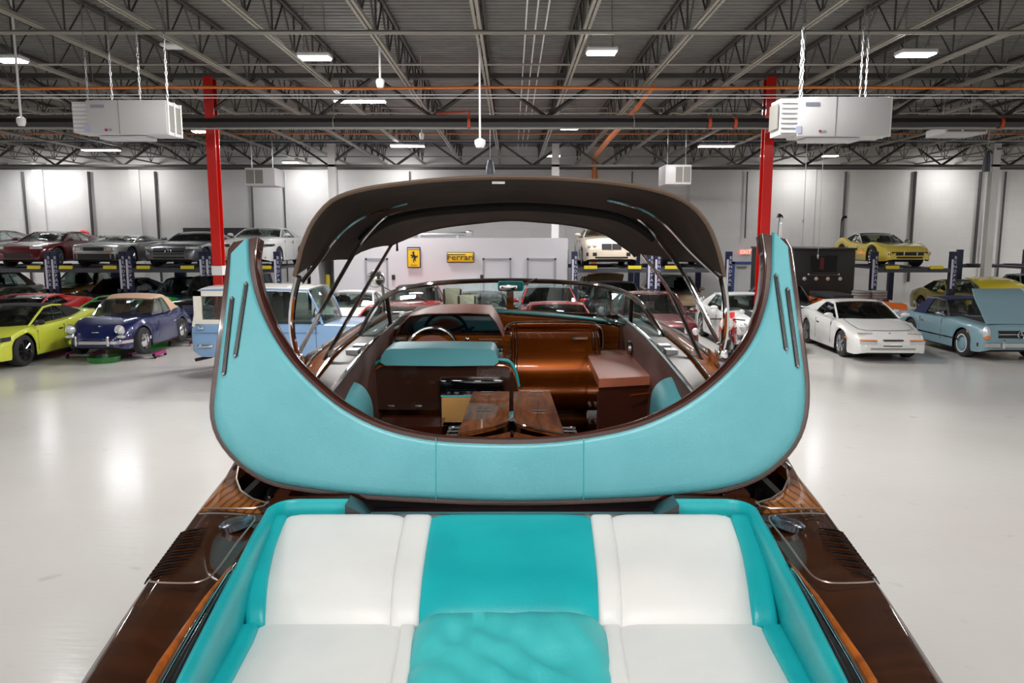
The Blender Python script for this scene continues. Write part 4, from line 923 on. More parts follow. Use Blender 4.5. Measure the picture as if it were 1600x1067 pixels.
# ================================================================ cars
CARGLASS = glass('car_glass', (.80, .87, .85), .2)
CARGLASS_D = glass('car_glass_dark', (.45, .5, .5), .25)
CARGLASS_L = glass('car_glass_light', (.93, .97, .96), .2)
LENS = mat('lamp_lens', srgb(214, 218, 222), .12, .3, 1)
LENSD = mat('smoked_lens', srgb(60, 62, 68), .1, .3, 1)
AMBER = mat('amber_lens', srgb(226, 120, 40), .2, 0, 1)
INTD = mat('car_interior', srgb(34, 32, 32), .7)
def paint(name, r, g, b, metal=0, rough=.35):
    return mat(name, srgb(r, g, b), rough, metal, 1)
WCACHE = {}
def wheel_mesh(r, w_, style, col):
    key = (r, w_, style, col.name)
    if key in WCACHE: return WCACHE[key]
    rr = r*(.68 if style in ('spoke', 'multi') else .58)
    t = MB().lathe([(rr, -w_/2), (r*.92, -w_/2), (r, -w_/2+.03), (r, w_/2-.03), (r*.92, w_/2), (rr, w_/2)], axis='y', n=28)
    tm = t.mesh(RUBBER, True)
    m = MB().lathe([(rr, w_/2-.0), (rr*.95, w_/2-.02), (rr*.93, w_/2-.07), (0, w_/2-.09)], axis='y', n=24)
    if style == 'spoke':
        for k in range(5):
            a = 2*pi*k/5; m.tube([(0, w_/2-.02, 0), (rr*.95*cos(a), w_/2-.015, rr*.95*sin(a))], [.045, .03], 6)
    elif style == 'multi':
        for k in range(10):
            a = 2*pi*k/10; m.tube([(0, w_/2-.02, 0), (rr*.95*cos(a), w_/2-.012, rr*.95*sin(a))], .016, 5)
    else:
        m.lathe([(rr*.8, w_/2-.03), (rr*.7, w_/2-.005), (rr*.3, w_/2+.01), (0, w_/2+.012)], axis='y', n=20)
    m.lathe([(0, w_/2+.005), (.05, w_/2), (.055, w_/2-.03)], axis='y', n=12)
    rm = m.mesh(col, True)
    ww_ = None
    if style == 'white': ww_ = MB().lathe([(rr*1.02, w_/2+.003), (rr*1.16, w_/2+.004)], axis='y', n=24).mesh(WHITEP, True)
    WCACHE[key] = (tm, rm, ww_); return WCACHE[key]
def tab(t, u):
    return lerp_tab(t, u)
def stab(t, u, k=.018):
    return (tab(t, u-k)+2*tab(t, u)+tab(t, u+k))/4
def car(label, x, yn, hd=-90, z=0, name='car', L=4.4, W=1.82, H=1.3, wb=2.55, fo=.85, wr=.33, ww=.24, zb=.2, prof=None, gh=(.3, .45, .7, .92),
        col=None, roof=None, glassm=None, nwf=.72, nwr=.75, pw=4, crown=.04, d=.10, k=1.0, fb=0, wt=.60, wbelt=.86, qs=.72, hl=('round', .62, .62, .1), grille=(.45, .35, .5, None),
        bumper=None, rim=STEEL, style='spoke', tail=None, door=True, mirrors=True, pillar=None, group=None, lamp_rear=True, seats=INTD, bed=None, dome=.03, bh=.12, intake=True, cat='car'):
    col = col or WHITEP; roof = roof or col; glassm = glassm or CARGLASS; pillar = pillar or col
    h = radians(hd); dirv = Vector((cos(h), sin(h), 0))
    root = empty(name, Vector((x, yn, z))-dirv*(L/2), label, cat, group, h)
    prof = prof or [(0, .55), (.04, .66), (.3, .84), (.9, .92), (1, .8)]
    X = lambda u: L/2-u*L
    xf, xr = L/2-fo, L/2-fo-wb
    plan = lambda u: (nwf if u < .5 else nwr)+(1-(nwf if u < .5 else nwr))*max(0, 1-abs(2*u-1)**pw)**.5
    us = set([i/40 for i in range(41)]+[.003, .008, .015, .985, .992, .997])
    ra = wr*1.16
    for xc in (xf, xr):
        for q in range(13): us.add(min(1, max(0, (L/2-(xc+ra*cos(pi*q/12)))/L)))
    us = sorted(us)
    def ring(u, sc=1, dx=0):
        X_ = X(u)+dx; w_ = W/2*plan(u); zt = stab(prof, u); z0 = zb+.05*max(0, 1-u/.06)**2+.14*max(0, 1-(1-u)/.06)**2
        arch = 0
        for xc in (xf, xr):
            dd = abs(X_-xc)
            if dd < ra-1e-6: z0 = max(z0, wr+sqrt(ra*ra-dd*dd)*.98); arch = 1
        bump = sum(fb*exp(-((X_-xc)/.42)**2) for xc in (xf, xr)); zs = zt-d+bump; z0 = min(z0, zs-.03)
        half = [(w_*.975, z0), (w_*.995, z0+.15*(zs-z0)), (w_, z0+.45*(zs-z0)), (w_, z0+.8*(zs-z0)), (w_*.985, zs), (w_*(1-.05*k), zt-d*.35+bump), (w_*(1-.16*k), zt+bump*.8), (w_*.45, zt+crown), (0, zt+crown*1.1)]
        if sc != 1:
            cz_ = (z0+zt)/2; half = [(a*sc, cz_+(b-cz_)*sc) for a, b in half]
        return [Vector((X_, -a, b)) for a, b in half]+[Vector((X_, a, b)) for a, b in half[:-1][::-1]]
    rows = [ring(0, .86, .035), ring(0, .95, .022)]+[ring(u) for u in us]+[ring(1, .95, -.022), ring(1, .86, -.035)]
    mb = MB().grid(rows); n = len(rows[0]); mb.add(rows[0], [tuple(range(n))]); mb.add(rows[-1], [tuple(range(n))[::-1]])
    body = mb.build('body', col, root, angle=42)
    MB().box((-L/2+.4, -W/2+.27, zb-.03), (L/2-.4, W/2-.27, .52)).box((xr+ra, -W/2+.03, zb-.03), (xf-ra, W/2-.03, zb+.03)).build('underbody', BLACK, root, False)
    def xn(y, front=True):   # nose (or tail) surface x at lateral y
        a = abs(y)*2/W; nw = nwf if front else nwr
        if a <= nw: e = 1-(a/nw)**4*.0; return (L/2+.036 if front else -L/2-.036)-(.03*(a/nw)**4 if front else -.03*(a/nw)**4)
        t = min(1, (a-nw)/(1-nw)); s = (max(0, 1-t*t))**(1/pw); u = (1-s)/2
        return X(u) if front else X(1-u)
    def strip(y0, y1, z0, z1, m, nm, off=.006, front=True, nseg=8, lean=0):
        sg = 1 if front else -1; r0 = []; 
        for i in range(nseg+1):
            y = y0+(y1-y0)*i/nseg; xx = xn(y, front)+sg*off
            r0.append([Vector((xx, y, z0)), Vector((xx-sg*lean, y, z1))])
        return MB().slab(r0, (-sg*.05, 0, 0)).build(nm, m, root, False)
    # wheels
    tm, rm, wm = wheel_mesh(wr, ww, style, rim)
    for xc in (xf, xr):
        for s in (1, -1):
            wo = link('wheel', tm, root, (xc, s*(W/2-ww/2-.03), wr)); wo.rotation_euler = (0, 0, 0 if s > 0 else pi)
            link('rim', rm, wo)
            if wm: link('white_wall', wm, wo)
    # greenhouse
    if gh:
        uc, uw, ur, ub = gh; zc, zk = stab(prof, uc)+crown*.4, stab(prof, ub)+crown*.4
        xc, xw, xr_, xb = X(uc), X(uw), X(ur), X(ub); wc, wk = W/2*plan(uc)*wbelt, W/2*plan(ub)*wbelt; wT = W/2*wt*1.15; zr = H-.03
        def btm(u, front):
            return Vector(((xc+.16*(1-u*u)) if front else (xb-.08*(1-u*u)), u*(wc if front else wk), (zc if front else zk)+crown*.6*(1-u*u)-.01))
        def tp(u, front):
            return Vector(((xw+.07*(1-u*u)) if front else (xr_-.04*(1-u*u)), u*wT, zr-.02+.03*(1-u*u)))
        U = [-1, -.75, -.5, -.25, 0, .25, .5, .75, 1]
        ws = MB().slab([[btm(u, True).lerp(tp(u, True), v)+Vector((.03*sin(pi*v), 0, 0)) for u in U] for v in (0, .33, .66, 1)], (-.012, 0, -.008)).build('windshield', glassm, root, angle=60)
        if xr_-xb > .12:
            MB().slab([[btm(u, False).lerp(tp(u, False), v)+Vector((0, 0, .04*sin(pi*v))) for u in U[1:-1]] for v in (.06, .33, .66, .94)], (.012, 0, -.012)).build('rear_window', glassm, root, angle=60)
        # roof with rounded edges
        rr = []
        for i in range(8):
            t = i/7; xx = xw+(xr_-xw)*t; hz = dome*sin(pi*t)
            rr.append([Vector((xx+(.07*(1-u*u) if i == 0 else (-.04*(1-u*u) if i == 7 else 0)), u*(wT+.015*(1 if abs(u) == 1 else 0)), zr-.02+.03*(1-u*u)+hz-(.03 if abs(u) == 1 else 0))) for u in [-1, -.95]+U[1:-1]+[.95, 1]])
        MB().slab(rr, (0, 0, -.03)).build('roof', roof, root, angle=60)
        for s in (-1, 1):
            A0, A1, C1, C0 = btm(s, True), tp(s, True)+Vector((0, 0, -.02)), tp(s, False)+Vector((0, 0, -.02)), btm(s, False)
            side = lambda t, v: (A0.lerp(C0, t)+Vector((0, s*.015, 0))).lerp(A1.lerp(C1, t), v)+Vector((0, s*.02*sin(pi*v), 0))
            # belt follows the body line
            def lowp(t):
                p = A0.lerp(C0, t); uu = (L/2-p.x)/L; p = p.copy(); p.z = stab(prof, min(1, max(0, uu)))+crown*.3-.02; return p
            def sp(t, v): return lowp(t).lerp(A1.lerp(C1, t), v)+Vector((0, s*.02*sin(pi*v), 0))
            MB().slab([[sp(.03+(qs-.03)*i/6, v) for v in (.04, .35, .7, .97)] for i in range(7)], (0, -s*.01, 0)).build('side_window', glassm, root, angle=60)
            if qs < .97: MB().slab([[sp(qs+(1-qs)*i/5, v)+Vector((0, s*.008, 0)) for v in (0, .35, .7, 1)] for i in range(6)], (0, -s*.03, 0)).build('quarter_panel', roof, root, angle=60)
            MB().tube([A0, A0.lerp(A1, .5)+Vector((.03, s*.01, 0)), A1, A1.lerp(C1, .5)+Vector((0, 0, .03)), C1], .026, 6).build('window_frame', pillar, root)
            if qs > .8: MB().tube([C1, C0], .035, 6).build('rear_pillar', roof, root)
            if qs > .5: MB().bar(sp(qs*.62, 0), sp(qs*.62, 1), .02, 4).build('door_pillar', BLACK if qs < .85 else pillar, root)
        # cabin seen through the glass
        rr = []
        for i in range(8):
            u_ = uc+.01+(ub-uc-.02)*i/7; zz = stab(prof, u_); w_ = W/2*plan(u_)*wbelt*.97
            rr.append([Vector((X(u_), y, zz+crown*(1.12 if abs(y) < w_*.5 else .55)+.008)) for y in (-w_, -w_*.5, 0, w_*.5, w_)])
        MB().grid(rr).build('cabin_floor', INTD, root)
        xs = xw-(xw-xr_)*.35 if xw-xr_ > .3 else xw-.3
        for y in (-W*.2, W*.2): MB().rbox((xs, y, (zc+zr)/2-.1), (.14, .44, (zr-zc)*.75), .06).rbox((xs-.02, y, zc+(zr-zc)*.72), (.1, .24, .16), .05).build('seat', seats, root)
        MB().tube([(xc-.42+.0*cos(a), W*.2+.17*cos(a), zc+.06+.15*sin(a)) for a in [2*pi*q/14 for q in range(14)]], .014, 5, closed=True).build('steering_wheel', BLACK, root)
        if mirrors:
            for s in (-1, 1): MB().ball((xc-.12, s*(W/2+.06), stab(prof, uc)+.09), (.07, .11, .06), 10, 6).bar((xc-.1, s*(W/2-.06), stab(prof, uc)+.03), (xc-.12, s*(W/2+.03), stab(prof, uc)+.07), .018, 5).build('mirror', pillar if mirrors is True else mirrors, root)
    # doors
    if door and gh:
        for s in (-1, 1):
            for xx in (X(gh[0])-.12, X(gh[0])-1.15):
                zt = stab(prof, (L/2-xx)/L); y = s*(W/2*plan((L/2-xx)/L)+.001)
                MB().box((xx-.005, min(y, y-s*.02), zb+.12), (xx+.005, max(y, y-s*.02), zt-d)).build('door_seam', BLACK, root, False)
            xx = X(gh[0])-1.0; zt = stab(prof, (L/2-xx)/L); MB().rbox((xx, s*(W/2+.004), zt-d-.09), (.16, .02, .03), .008).build('door_handle', bumper if bumper else BLACK, root)
    # lamps
    if hl:
        kind, hy, hz, hr = hl[:4]
        for s in (-1, 1):
            if kind == 'round':
                MB().ball((xn(hy)-.05, s*hy, hz), (.10, hr, hr), 14, 8).build('headlight', LENS, root)
                MB().tube([(xn(hy)-.03, s*hy+hr*1.03*cos(a), hz+hr*1.03*sin(a)) for a in [2*pi*q/16 for q in range(16)]], .014, 5, closed=True).build('headlight_rim', CHROME, root)
            elif kind == 'slim':
                strip(s*(hy-hr*1.5), s*(hy+hr*1.5), hz-hr*.35, hz+hr*.4, hl[4] if len(hl) > 4 else LENS, 'headlight', .008)
            elif kind == 'quad':
                for q in (-1, 1): MB().ball((xn(hy)-.05, s*(hy+q*hr*1.25), hz), (.08, hr, hr), 12, 7).build('headlight', LENS, root)
            elif kind == 'popup':
                xx = L/2-.28; zt = stab(prof, .28/L)
                MB().rbox((xx, s*hy, zt+.012), (.2, hr*3, .012), .004).build('headlight_lid', col, root)
                strip(s*(hy-hr*1.7), s*(hy+hr*1.5), hz-.045, hz+.02, LENS, 'fog_light', .008); strip(s*(hy-hr*1.7), s*(hy+hr*1.5), hz+.03, hz+.06, AMBER, 'turn_light', .008)
            elif kind == 'tall':
                MB().ball((xn(hy)-.05, s*hy, hz), (.1, hr*.8, hr*1.5), 14, 9).build('headlight', LENS, root); MB().ball((xn(hy)-.02, s*hy, hz-hr*.9), (.09, hr*.66, hr*.55), 12, 7).build('turn_light', AMBER, root)
    if grille:
        gw, g0, g1, gm = grille[:4]; gm = gm or BLACK
        go = strip(-gw, gw, g0, g1, gm, 'grille', .008)
        if len(grille) > 4:
            for q in range(grille[4]): 
                zz = g0+(g1-g0)*(q+.5)/grille[4]; strip(-gw, gw, zz-.008, zz+.008, CHROME, 'grille_bar', .02)
    if bumper:
        for fr_ in (True, False):
            ww2 = W/2*.97; strip(-ww2, ww2, zb+.14, zb+.14+bh, bumper, 'bumper', .05, fr_, 16)
    elif intake: strip(-W*.36, W*.36, zb+.1, zb+.16, BLACK, 'air_intake', .006)
    if lamp_rear:
        for s in (-1, 1): strip(s*W*.24, s*W*.42, stab(prof, .995)-.22, stab(prof, .995)-.1, mat('tail_red', srgb(150, 16, 18), .15, 0, 1), 'tail_light', .008, False)
    strip(-.26, .26, zb+.14, zb+.25, WHITEP, 'licence_plate', .06 if bumper else .01, False)
    root['_d'] = 0; del root['_d']
    return root, X, strip, xn, prof
C = {}
# palette
P_LIME = paint('paint_lime', 214, 222, 70); P_NAVY = paint('paint_navy', 16, 28, 84, .2); P_GREEN = paint('paint_green', 12, 196, 44)
P_RED = paint('paint_red', 200, 20, 26); P_ORRED = paint('paint_orange_red', 224, 52, 34); P_MAROON = paint('paint_maroon', 96, 22, 30, .3); P_SILV = paint('paint_silver', 168, 168, 166, .6)
P_GREY = paint('paint_grey', 112, 114, 120, .6); P_WHITE = paint('paint_white', 226, 226, 224); P_BLACK = paint('paint_black', 12, 12, 14); P_YEL = paint('paint_yellow', 228, 204, 84)
P_YEL2 = paint('paint_mustard', 196, 178, 26); P_BLUE = paint('paint_sky', 124, 160, 200); P_PALE = paint('paint_pale_blue', 128, 160, 172); P_IVORY = paint('paint_ivory', 222, 208, 188)
P_ORANGE = paint('paint_orange', 232, 104, 10); P_TAN = paint('paint_tan', 168, 146, 120, .4); P_DBLUE = paint('paint_dark_blue', 18, 34, 66, .3); P_BRG = paint('paint_dark_green', 28, 66, 44, .2); P_BROWN = paint('paint_bronze', 120, 84, 34, .3); P_DGREY = paint('paint_charcoal', 44, 46, 50, .3)
P_CREAM = paint('paint_cream', 228, 224, 212)
ST_BLK = mat('soft_top_black', (.014, .014, .016), .85); ST_TAN = mat('soft_top_tan', srgb(200, 168, 142), .85); ST_NAVY = mat('soft_top_navy', srgb(26, 34, 70), .85); ST_BRN = mat('soft_top_brown', srgb(92, 78, 66), .85)
BLKRIM = mat('black_rim', (.02, .02, .022), .25, .4, 1); WHTRIM = mat('silver_rim', srgb(200, 200, 205), .2, .8)
SPORT = [(0, .42), (.015, .56), (.06, .66), (.2, .78), (.3, .86), (.6, .90), (.8, .98), (.95, .98), (1, .80)]
WEDGE = [(0, .40), (.02, .52), (.1, .62), (.24, .76), (.45, .86), (.7, .92), (.9, .96), (1, .82)]
CLASSIC = [(0, .60), (.02, .72), (.08, .78), (.28, .86), (.5, .84), (.8, .86), (.96, .80), (1, .68)]
MUSCLE = [(0, .62), (.01, .76), (.06, .82), (.3, .90), (.6, .90), (.9, .96), (1, .86)]
TALL = [(0, .62), (.01, .86), (.05, .94), (.26, 1.02), (.6, 1.02), (.95, 1.0), (1, .9)]
FR = atz(42, 572, 0)
# 1 lime sports car, near left
car('lime-yellow sports convertible with black soft top and black wheels, nearest car at the far left', FR.x-.95, FR.y-.85, L=4.47, W=1.94, H=1.27, wb=2.7, fo=.87, wr=.35, ww=.27, prof=SPORT, gh=(.27, .46, .62, .80), col=P_LIME, roof=ST_BLK, pillar=P_LIME, glassm=CARGLASS_D,
    fb=.07, rim=BLKRIM, style='multi', hl=('slim', .72, .66, .12, LENSD), grille=(.62, .25, .44, None), qs=.66, nwf=.7, mirrors=BLACK)
# 2 navy classic roadster on dollies
f = atz(232, 560, 0); zc_ = .1
r, X, strip, xn, pr = car('navy blue rounded classic convertible with tan soft top, on wheel dollies', f.x-.86, f.y-.70, z=zc_, L=3.95, W=1.67, H=1.28, dome=.09, bh=.07, wb=2.1, fo=.72, wr=.32, ww=.17, zb=.2,
    prof=[(0, .42), (.02, .55), (.1, .70), (.22, .80), (.34, .87), (.5, .86), (.65, .88), (.8, .82), (.95, .64), (1, .5)], gh=(.33, .43, .62, .74), col=P_NAVY, roof=ST_TAN, pillar=CHROME, glassm=CARGLASS_L, seats=mat('seat_tan', srgb(150, 112, 90), .6),
    fb=.10, k=1.5, d=.14, nwf=.6, nwr=.6, pw=2.6, rim=CHROME, style='disc', hl=('round', .56, .66, .105), grille=None, bumper=CHROME, qs=.66, wt=.62, mirrors=False)
for y in (-.36, .36): MB().rbox((xn(y)+.09, y, .42), (.06, .06, .24), .025).build('bumper_guard', CHROME, r)
MB().rbox((xn(0)-.10, 0, .60), (.05, .16, .03), .012).rbox((xn(0)-.42, 0, .71), (.35, .018, .015), .006).build('hood_handle', CHROME, r)
for y in (-.58, .58): MB().ball((xn(y)+.0, y, .5), (.05, .11, .04), 10, 6).build('turn_light', LENS, r)
DOL = mat('dolly_purple', srgb(160, 40, 110), .3, .2)
for dx in (-1.05, 1.05):
    for s in (-1, 1):
        c = Vector((r.location.x+s*.74, r.location.y+dx, 0)); e = empty('wheel_dolly', c, 'magenta wheel dolly under the %s %s wheel of the navy classic convertible' % ('front' if dx < 0 else 'rear', 'right' if s < 0 else 'left'), 'dolly')
        if True:
            [MB().box((-.3, yy-.03, .06), (.3, yy+.03, .11)).build('side_bar', STEEL, e, False) for yy in (-.25, .25)]
            [MB().box((xx-.04, -.28, .06), (xx+.04, .28, .14)).build('end_plate', DOL, e, False) for xx in (-.28, .28)]
            for a in (-.3, .3):
                for b in (-.26, .26): MB().lathe([(0, -.015), (.035, -.015), (.035, .015), (0, .015)], (a, b, .035), 'y', 10).build('caster', RUBBER, e)
GRM = mat('green_tray', srgb(26, 110, 40), .3, 0, .5)
c = Vector((r.location.x+.05, r.location.y-1.72, 0)); tag(MB(c).lathe([(0, .0), (.34, .0), (.36, .13), (.34, .13), (.32, .02), (0, .02)], c, n=20).build('drip_tray', GRM, loc=c), 'green round drip tray on the floor under the nose of the navy classic', 'tray')
# 3 green, 4 red
car('bright green low sports car behind the navy classic', -11.35, 20.1, L=4.5, W=1.95, H=1.16, wb=2.62, fo=.95, prof=WEDGE, gh=(.24, .47, .66, .92), col=P_GREEN, glassm=CARGLASS_D, fb=.04, rim=BLKRIM, hl=('slim', .7, .58, .12, LENSD), qs=.6)
car('red sports car behind the lime-yellow convertible', -14.1, 20.2, L=4.4, W=1.9, H=1.2, prof=SPORT, gh=(.27, .46, .64, .90), col=P_RED, glassm=CARGLASS_D, fb=.07, hl=('round', .62, .62, .1), qs=.6)
# 5.. back row on the floor, left
car('dark green open roadster under the far left lifts', -16.7, 23.9, L=3.9, W=1.6, H=1.2, wb=2.3, fo=.75, prof=CLASSIC, gh=(.36, .44, .5, .58), col=P_BRG, roof=ST_BLK, pillar=CHROME, glassm=CARGLASS_L, hl=('round', .55, .62, .09), bumper=CHROME, qs=.4, fb=.05)
car('bronze vintage saloon with brown roof parked under the first lifts', -16.75, 28.2, L=4.6, W=1.8, H=1.55, prof=TALL, gh=(.3, .4, .7, .86), col=P_BROWN, roof=ST_BRN, glassm=CARGLASS, bumper=CHROME, hl=('round', .6, .75, .1), qs=.8)
car('grey vintage saloon half out of frame at the far left, under the lifts', -19.6, 26.5, L=4.6, W=1.8, H=1.55, prof=TALL, gh=(.3, .4, .7, .86), col=P_DGREY, roof=ST_BRN, glassm=CARGLASS, bumper=CHROME, hl=('round', .6, .75, .1), qs=.8)
car('dark blue coupe with black roof under the second lift', -14.2, 26.0, L=4.5, W=1.85, H=1.38, prof=SPORT, gh=(.27, .42, .62, .9), col=P_DBLUE, roof=P_BLACK, glassm=CARGLASS_D, fb=.05, hl=('slim', .66, .64, .1), qs=.7)
car('dark blue convertible with black top under the third lift', -11.6, 25.4, L=4.5, W=1.85, H=1.42, prof=SPORT, gh=(.29, .42, .6, .8), col=paint('paint_steel_blue', 26, 62, 96, .3), roof=ST_BLK, glassm=CARGLASS, hl=('quad', .56, .66, .08), bumper=CHROME, qs=.66)
car('black boxy off-roader with chrome bumper behind the pale blue truck', -8.75, 21.4, L=4.3, W=1.8, H=1.72, wr=.38, zb=.35, prof=[(0, .8), (.01, 1.0), (.05, 1.06), (.3, 1.12), (.98, 1.1), (1, 1.0)], gh=(.3, .36, .93, .985), col=P_BLACK, glassm=CARGLASS_D, bumper=CHROME, hl=('round', .66, .86, .1), grille=(.45, .7, .95, STEEL, 4), qs=.95, k=.4, d=.06, nwf=.93, nwr=.93, wt=.72, wbelt=.96)
# Bronco-like truck, sideways
r, X, strip, xn, pr = car('pale blue classic off-road truck with white hard top, parked sideways left of the boat', -2.4, 15.83, hd=0, name='off_road_truck', cat='truck', L=3.9, W=1.75, H=1.88, wb=2.34, fo=.66, wr=.40, ww=.26, zb=.5,
    prof=[(0, .9), (.008, 1.08), (.04, 1.12), (.3, 1.14), (.4, 1.15), (.985, 1.15), (1, 1.05)], gh=(.34, .41, .955, .992), col=P_BLUE, roof=P_CREAM, pillar=P_BLUE, glassm=CARGLASS, nwf=.95, nwr=.95, pw=14, d=.05, k=.35, crown=.02, wt=.78, wbelt=.95,
    rim=WHTRIM, style='disc', hl=('round', .62, .92, .1), grille=(.5, .82, 1.02, WHITEP, 3), bumper=CHROME, qs=.97)
for s in (-1, 1):
    x0, x1 = X(.66), X(.985)
    MB().box((x0-.0, s*.80-.03, 1.16), (x0-.10, s*.80+.03, 1.80)).box((x1, s*.80-.03, 1.16), (x1+.16, s*.80+.03, 1.80)).box((x1, s*.80-.03, 1.70), (x0, s*.80+.03, 1.80)).box((x1, s*.81-.03, 1.15), (x0, s*.81+.03, 1.24)).build('hard_top_side', P_CREAM, r, False)
    MB().box((X(.36), s*.885-.004, .98), (X(.99), s*.885+.004, .985)).build('body_crease', P_DBLUE, r, False)
MB().box((X(.25), -.892, .93), (X(.22), -.886, .97)).build('red_badge', P_RED, r, False)
MB().tube([(X(.88), -.5, .6), (X(.94), -.55, .46), (X(1)-.06, -.6, .40)], .035, 8).build('tailpipe', BLACK, r)
MB().rbox((X(.93), -.89, .72), (.3, .03, .05), .01).rbox((X(.95), -.885, 1.08), (.12, .03, .05), .01).build('side_trim', CHROME, r)
# ---- centre of the hall, seen over and through the boat
car('white small sports coupe behind the pale blue truck', -4.72, 20.8, L=4.3, W=1.74, H=1.27, prof=SPORT, gh=(.27, .44, .64, .9), col=P_WHITE, glassm=CARGLASS, fb=.07, hl=('round', .62, .66, .1), qs=.7)
r, X, strip, xn, pr = car('orange-red mid-engined supercar with side scoops, behind the truck bonnet', -2.95, 17.0, L=4.4, W=1.95, H=1.17, prof=WEDGE, gh=(.24, .46, .64, .9), col=P_ORRED, glassm=CARGLASS_D, fb=.06, hl=('slim', .7, .6, .12, LENSD), qs=.62, rim=BLKRIM)
for s in (-1, 1): MB().prism([(-.5, s*.985, .5), (-.9, s*1.0, .55), (-.9, s*1.0, .95), (-.5, s*.97, .85)], (0, -s*.04, 0)).build('side_scoop', P_SILV, r, False)
car('red convertible with black soft top, its rear towards the boat', -2.9, 25.85, hd=90, L=4.2, W=1.66, H=1.4, prof=SPORT, gh=(.27, .42, .66, .84), col=P_RED, roof=ST_BLK, glassm=CARGLASS_L, fb=.04, hl=('round', .62, .66, .1), qs=.62)
car('white supercar with dark glass canopy and pale seats, facing the boat', -.9, 21.3, L=4.5, W=1.82, H=1.2, prof=WEDGE, gh=(.2, .42, .62, .88), col=P_WHITE, roof=P_BLACK, pillar=P_BLACK, glassm=CARGLASS_L, seats=WHITEL, fb=.06, hl=('slim', .68, .56, .13, LENSD), qs=.7, wt=.56)
r, X, strip, xn, pr = car('dark grey sports coupe with red stripes and a rear wing, behind the red coupe', 1.1, 21.2, L=4.6, W=1.9, H=1.36, prof=MUSCLE, gh=(.3, .44, .64, .88), col=P_DGREY, pillar=P_RED, roof=P_DGREY, glassm=CARGLASS_D, hl=('slim', .66, .68, .1), qs=.72)
MB().box((X(.97), -.85, 1.32), (X(.9), .85, 1.36)).bar((X(.94), -.6, 1.0), (X(.94), -.6, 1.34), .03).bar((X(.94), .6, 1.0), (X(.94), .6, 1.34), .03).build('rear_wing', P_BLACK, r, False)
car('red coupe just ahead of the boat windscreen, right of the centre post', 1.1, 16.5, L=4.4, W=1.85, H=1.27, prof=SPORT, gh=(.28, .45, .64, .9), col=P_RED, glassm=CARGLASS_D, fb=.05, hl=('round', .62, .62, .1), qs=.7)
car('black coupe seen through the right half of the boat windscreen', 3.3, 22.9, L=4.3, W=1.85, H=1.42, prof=MUSCLE, gh=(.28, .42, .66, .88), col=P_BLACK, glassm=CARGLASS_D, hl=('round', .64, .68, .1), bumper=CHROME, qs=.75)
r, X, strip, xn, pr = car('brown classic car with its bonnet raised, under the lifted ivory coupe', 3.4, 27.5, L=4.5, W=1.8, H=1.4, prof=CLASSIC, gh=(.34, .46, .66, .86), col=P_TAN, glassm=CARGLASS, hl=('round', .62, .64, .1), bumper=CHROME, qs=.75)
MB().slab([[(X(.3)+.0, y, .95), (X(.2), y*.98, 1.25), (X(.1), y*.95, 1.5-.08*y*y), (X(.06), y*.9, 1.56-.12*y*y)] for y in (-.7, -.4, 0, .4, .7)], (0, 0, .03)).build('raised_bonnet', P_TAN, r)
r, X, strip, xn, pr = car('maroon muscle car with black grille and round headlights, facing the boat', 3.6, 17.9, L=4.8, W=1.9, H=1.42, prof=MUSCLE, gh=(.3, .42, .62, .86), col=P_MAROON, glassm=CARGLASS, hl=('quad', .60, .64, .09), grille=(.44, .54, .74, BLACK), qs=.7, bumper=None)
r, X, strip, xn, pr = car('white muscle car with black stripes, right of the maroon car', 6.35, 18.7, L=4.6, W=1.85, H=1.34, prof=MUSCLE, gh=(.33, .44, .64, .84), col=P_WHITE, glassm=CARGLASS, hl=('round', .66, .64, .09), grille=(.6, .5, .66, BLACK), qs=.7, bumper=CHROME)
for y in (-.28, .28): MB().slab([[Vector((X(u), y-.14, stab(pr, u)+.046)), Vector((X(u), y+.14, stab(pr, u)+.046))] for u in (.02, .05, .1, .18, .25, .31)], (0, 0, -.004)).build('bonnet_stripe', BLACK, r)
car('tan coupe on the floor under the second centre lift', 5.9, 26.4, L=4.6, W=1.85, H=1.45, prof=MUSCLE, gh=(.28, .42, .66, .88), col=P_TAN, glassm=CARGLASS, hl=('round', .64, .7, .1), bumper=CHROME, qs=.75)
car('dark charcoal car behind the white coupe with black tailgate glass', 8.3, 21.95, L=3.75, W=1.6, wb=2.2, fo=.7, H=1.4, prof=MUSCLE, gh=(.3, .42, .66, .88), col=P_DGREY, glassm=CARGLASS_D, hl=('round', .62, .68, .1), bumper=CHROME, qs=.75)
# ---- right side
f = atz(1313, 557, 0)
r, X, strip, xn, pr = car('white wedge-shaped coupe with pop-up headlight lids, right of the boat', f.x+.80, f.y-.88, hd=-92, intake=False, zb=.16, L=4.25, W=1.74, H=1.27, wb=2.4, fo=.88, wr=.32, ww=.23, prof=[(0, .42), (.015, .54), (.06, .64), (.15, .72), (.32, .86), (.6, .88), (.85, .92), (.96, .9), (1, .74)], gh=(.32, .47, .66, .93),
    col=P_WHITE, glassm=CARGLASS_D, fb=.04, hl=('popup', .56, .46, .11), grille=(.22, .50, .525, BLACK), qs=.62, style='spoke', rim=STEEL, nwf=.8)
strip(-.22, .2, .37, .39, BLACK, 'slot', .008); strip(-.55, .55, .29, .335, mat('intake_grey', srgb(150, 148, 144), .5), 'intake', .008)
pts = [Vector((X(u), y, stab(pr, u)+.05)) for u, y in ((.31, -.66), (.2, -.68), (.1, -.62), (.075, -.5), (.068, 0), (.075, .5), (.1, .62), (.2, .68), (.31, .66))]
MB().tube(pts, .006, 4).build('bonnet_seam', BLACK, r)
MB().ball((X(.045), 0, stab(pr, .045)+.045), (.02, .025, .008), 8, 5).build('bonnet_badge', BLACK, r)
MB().box((X(.14), -.875, .5), (X(.11), -.86, .53)).build('side_marker', AMBER, r, False)
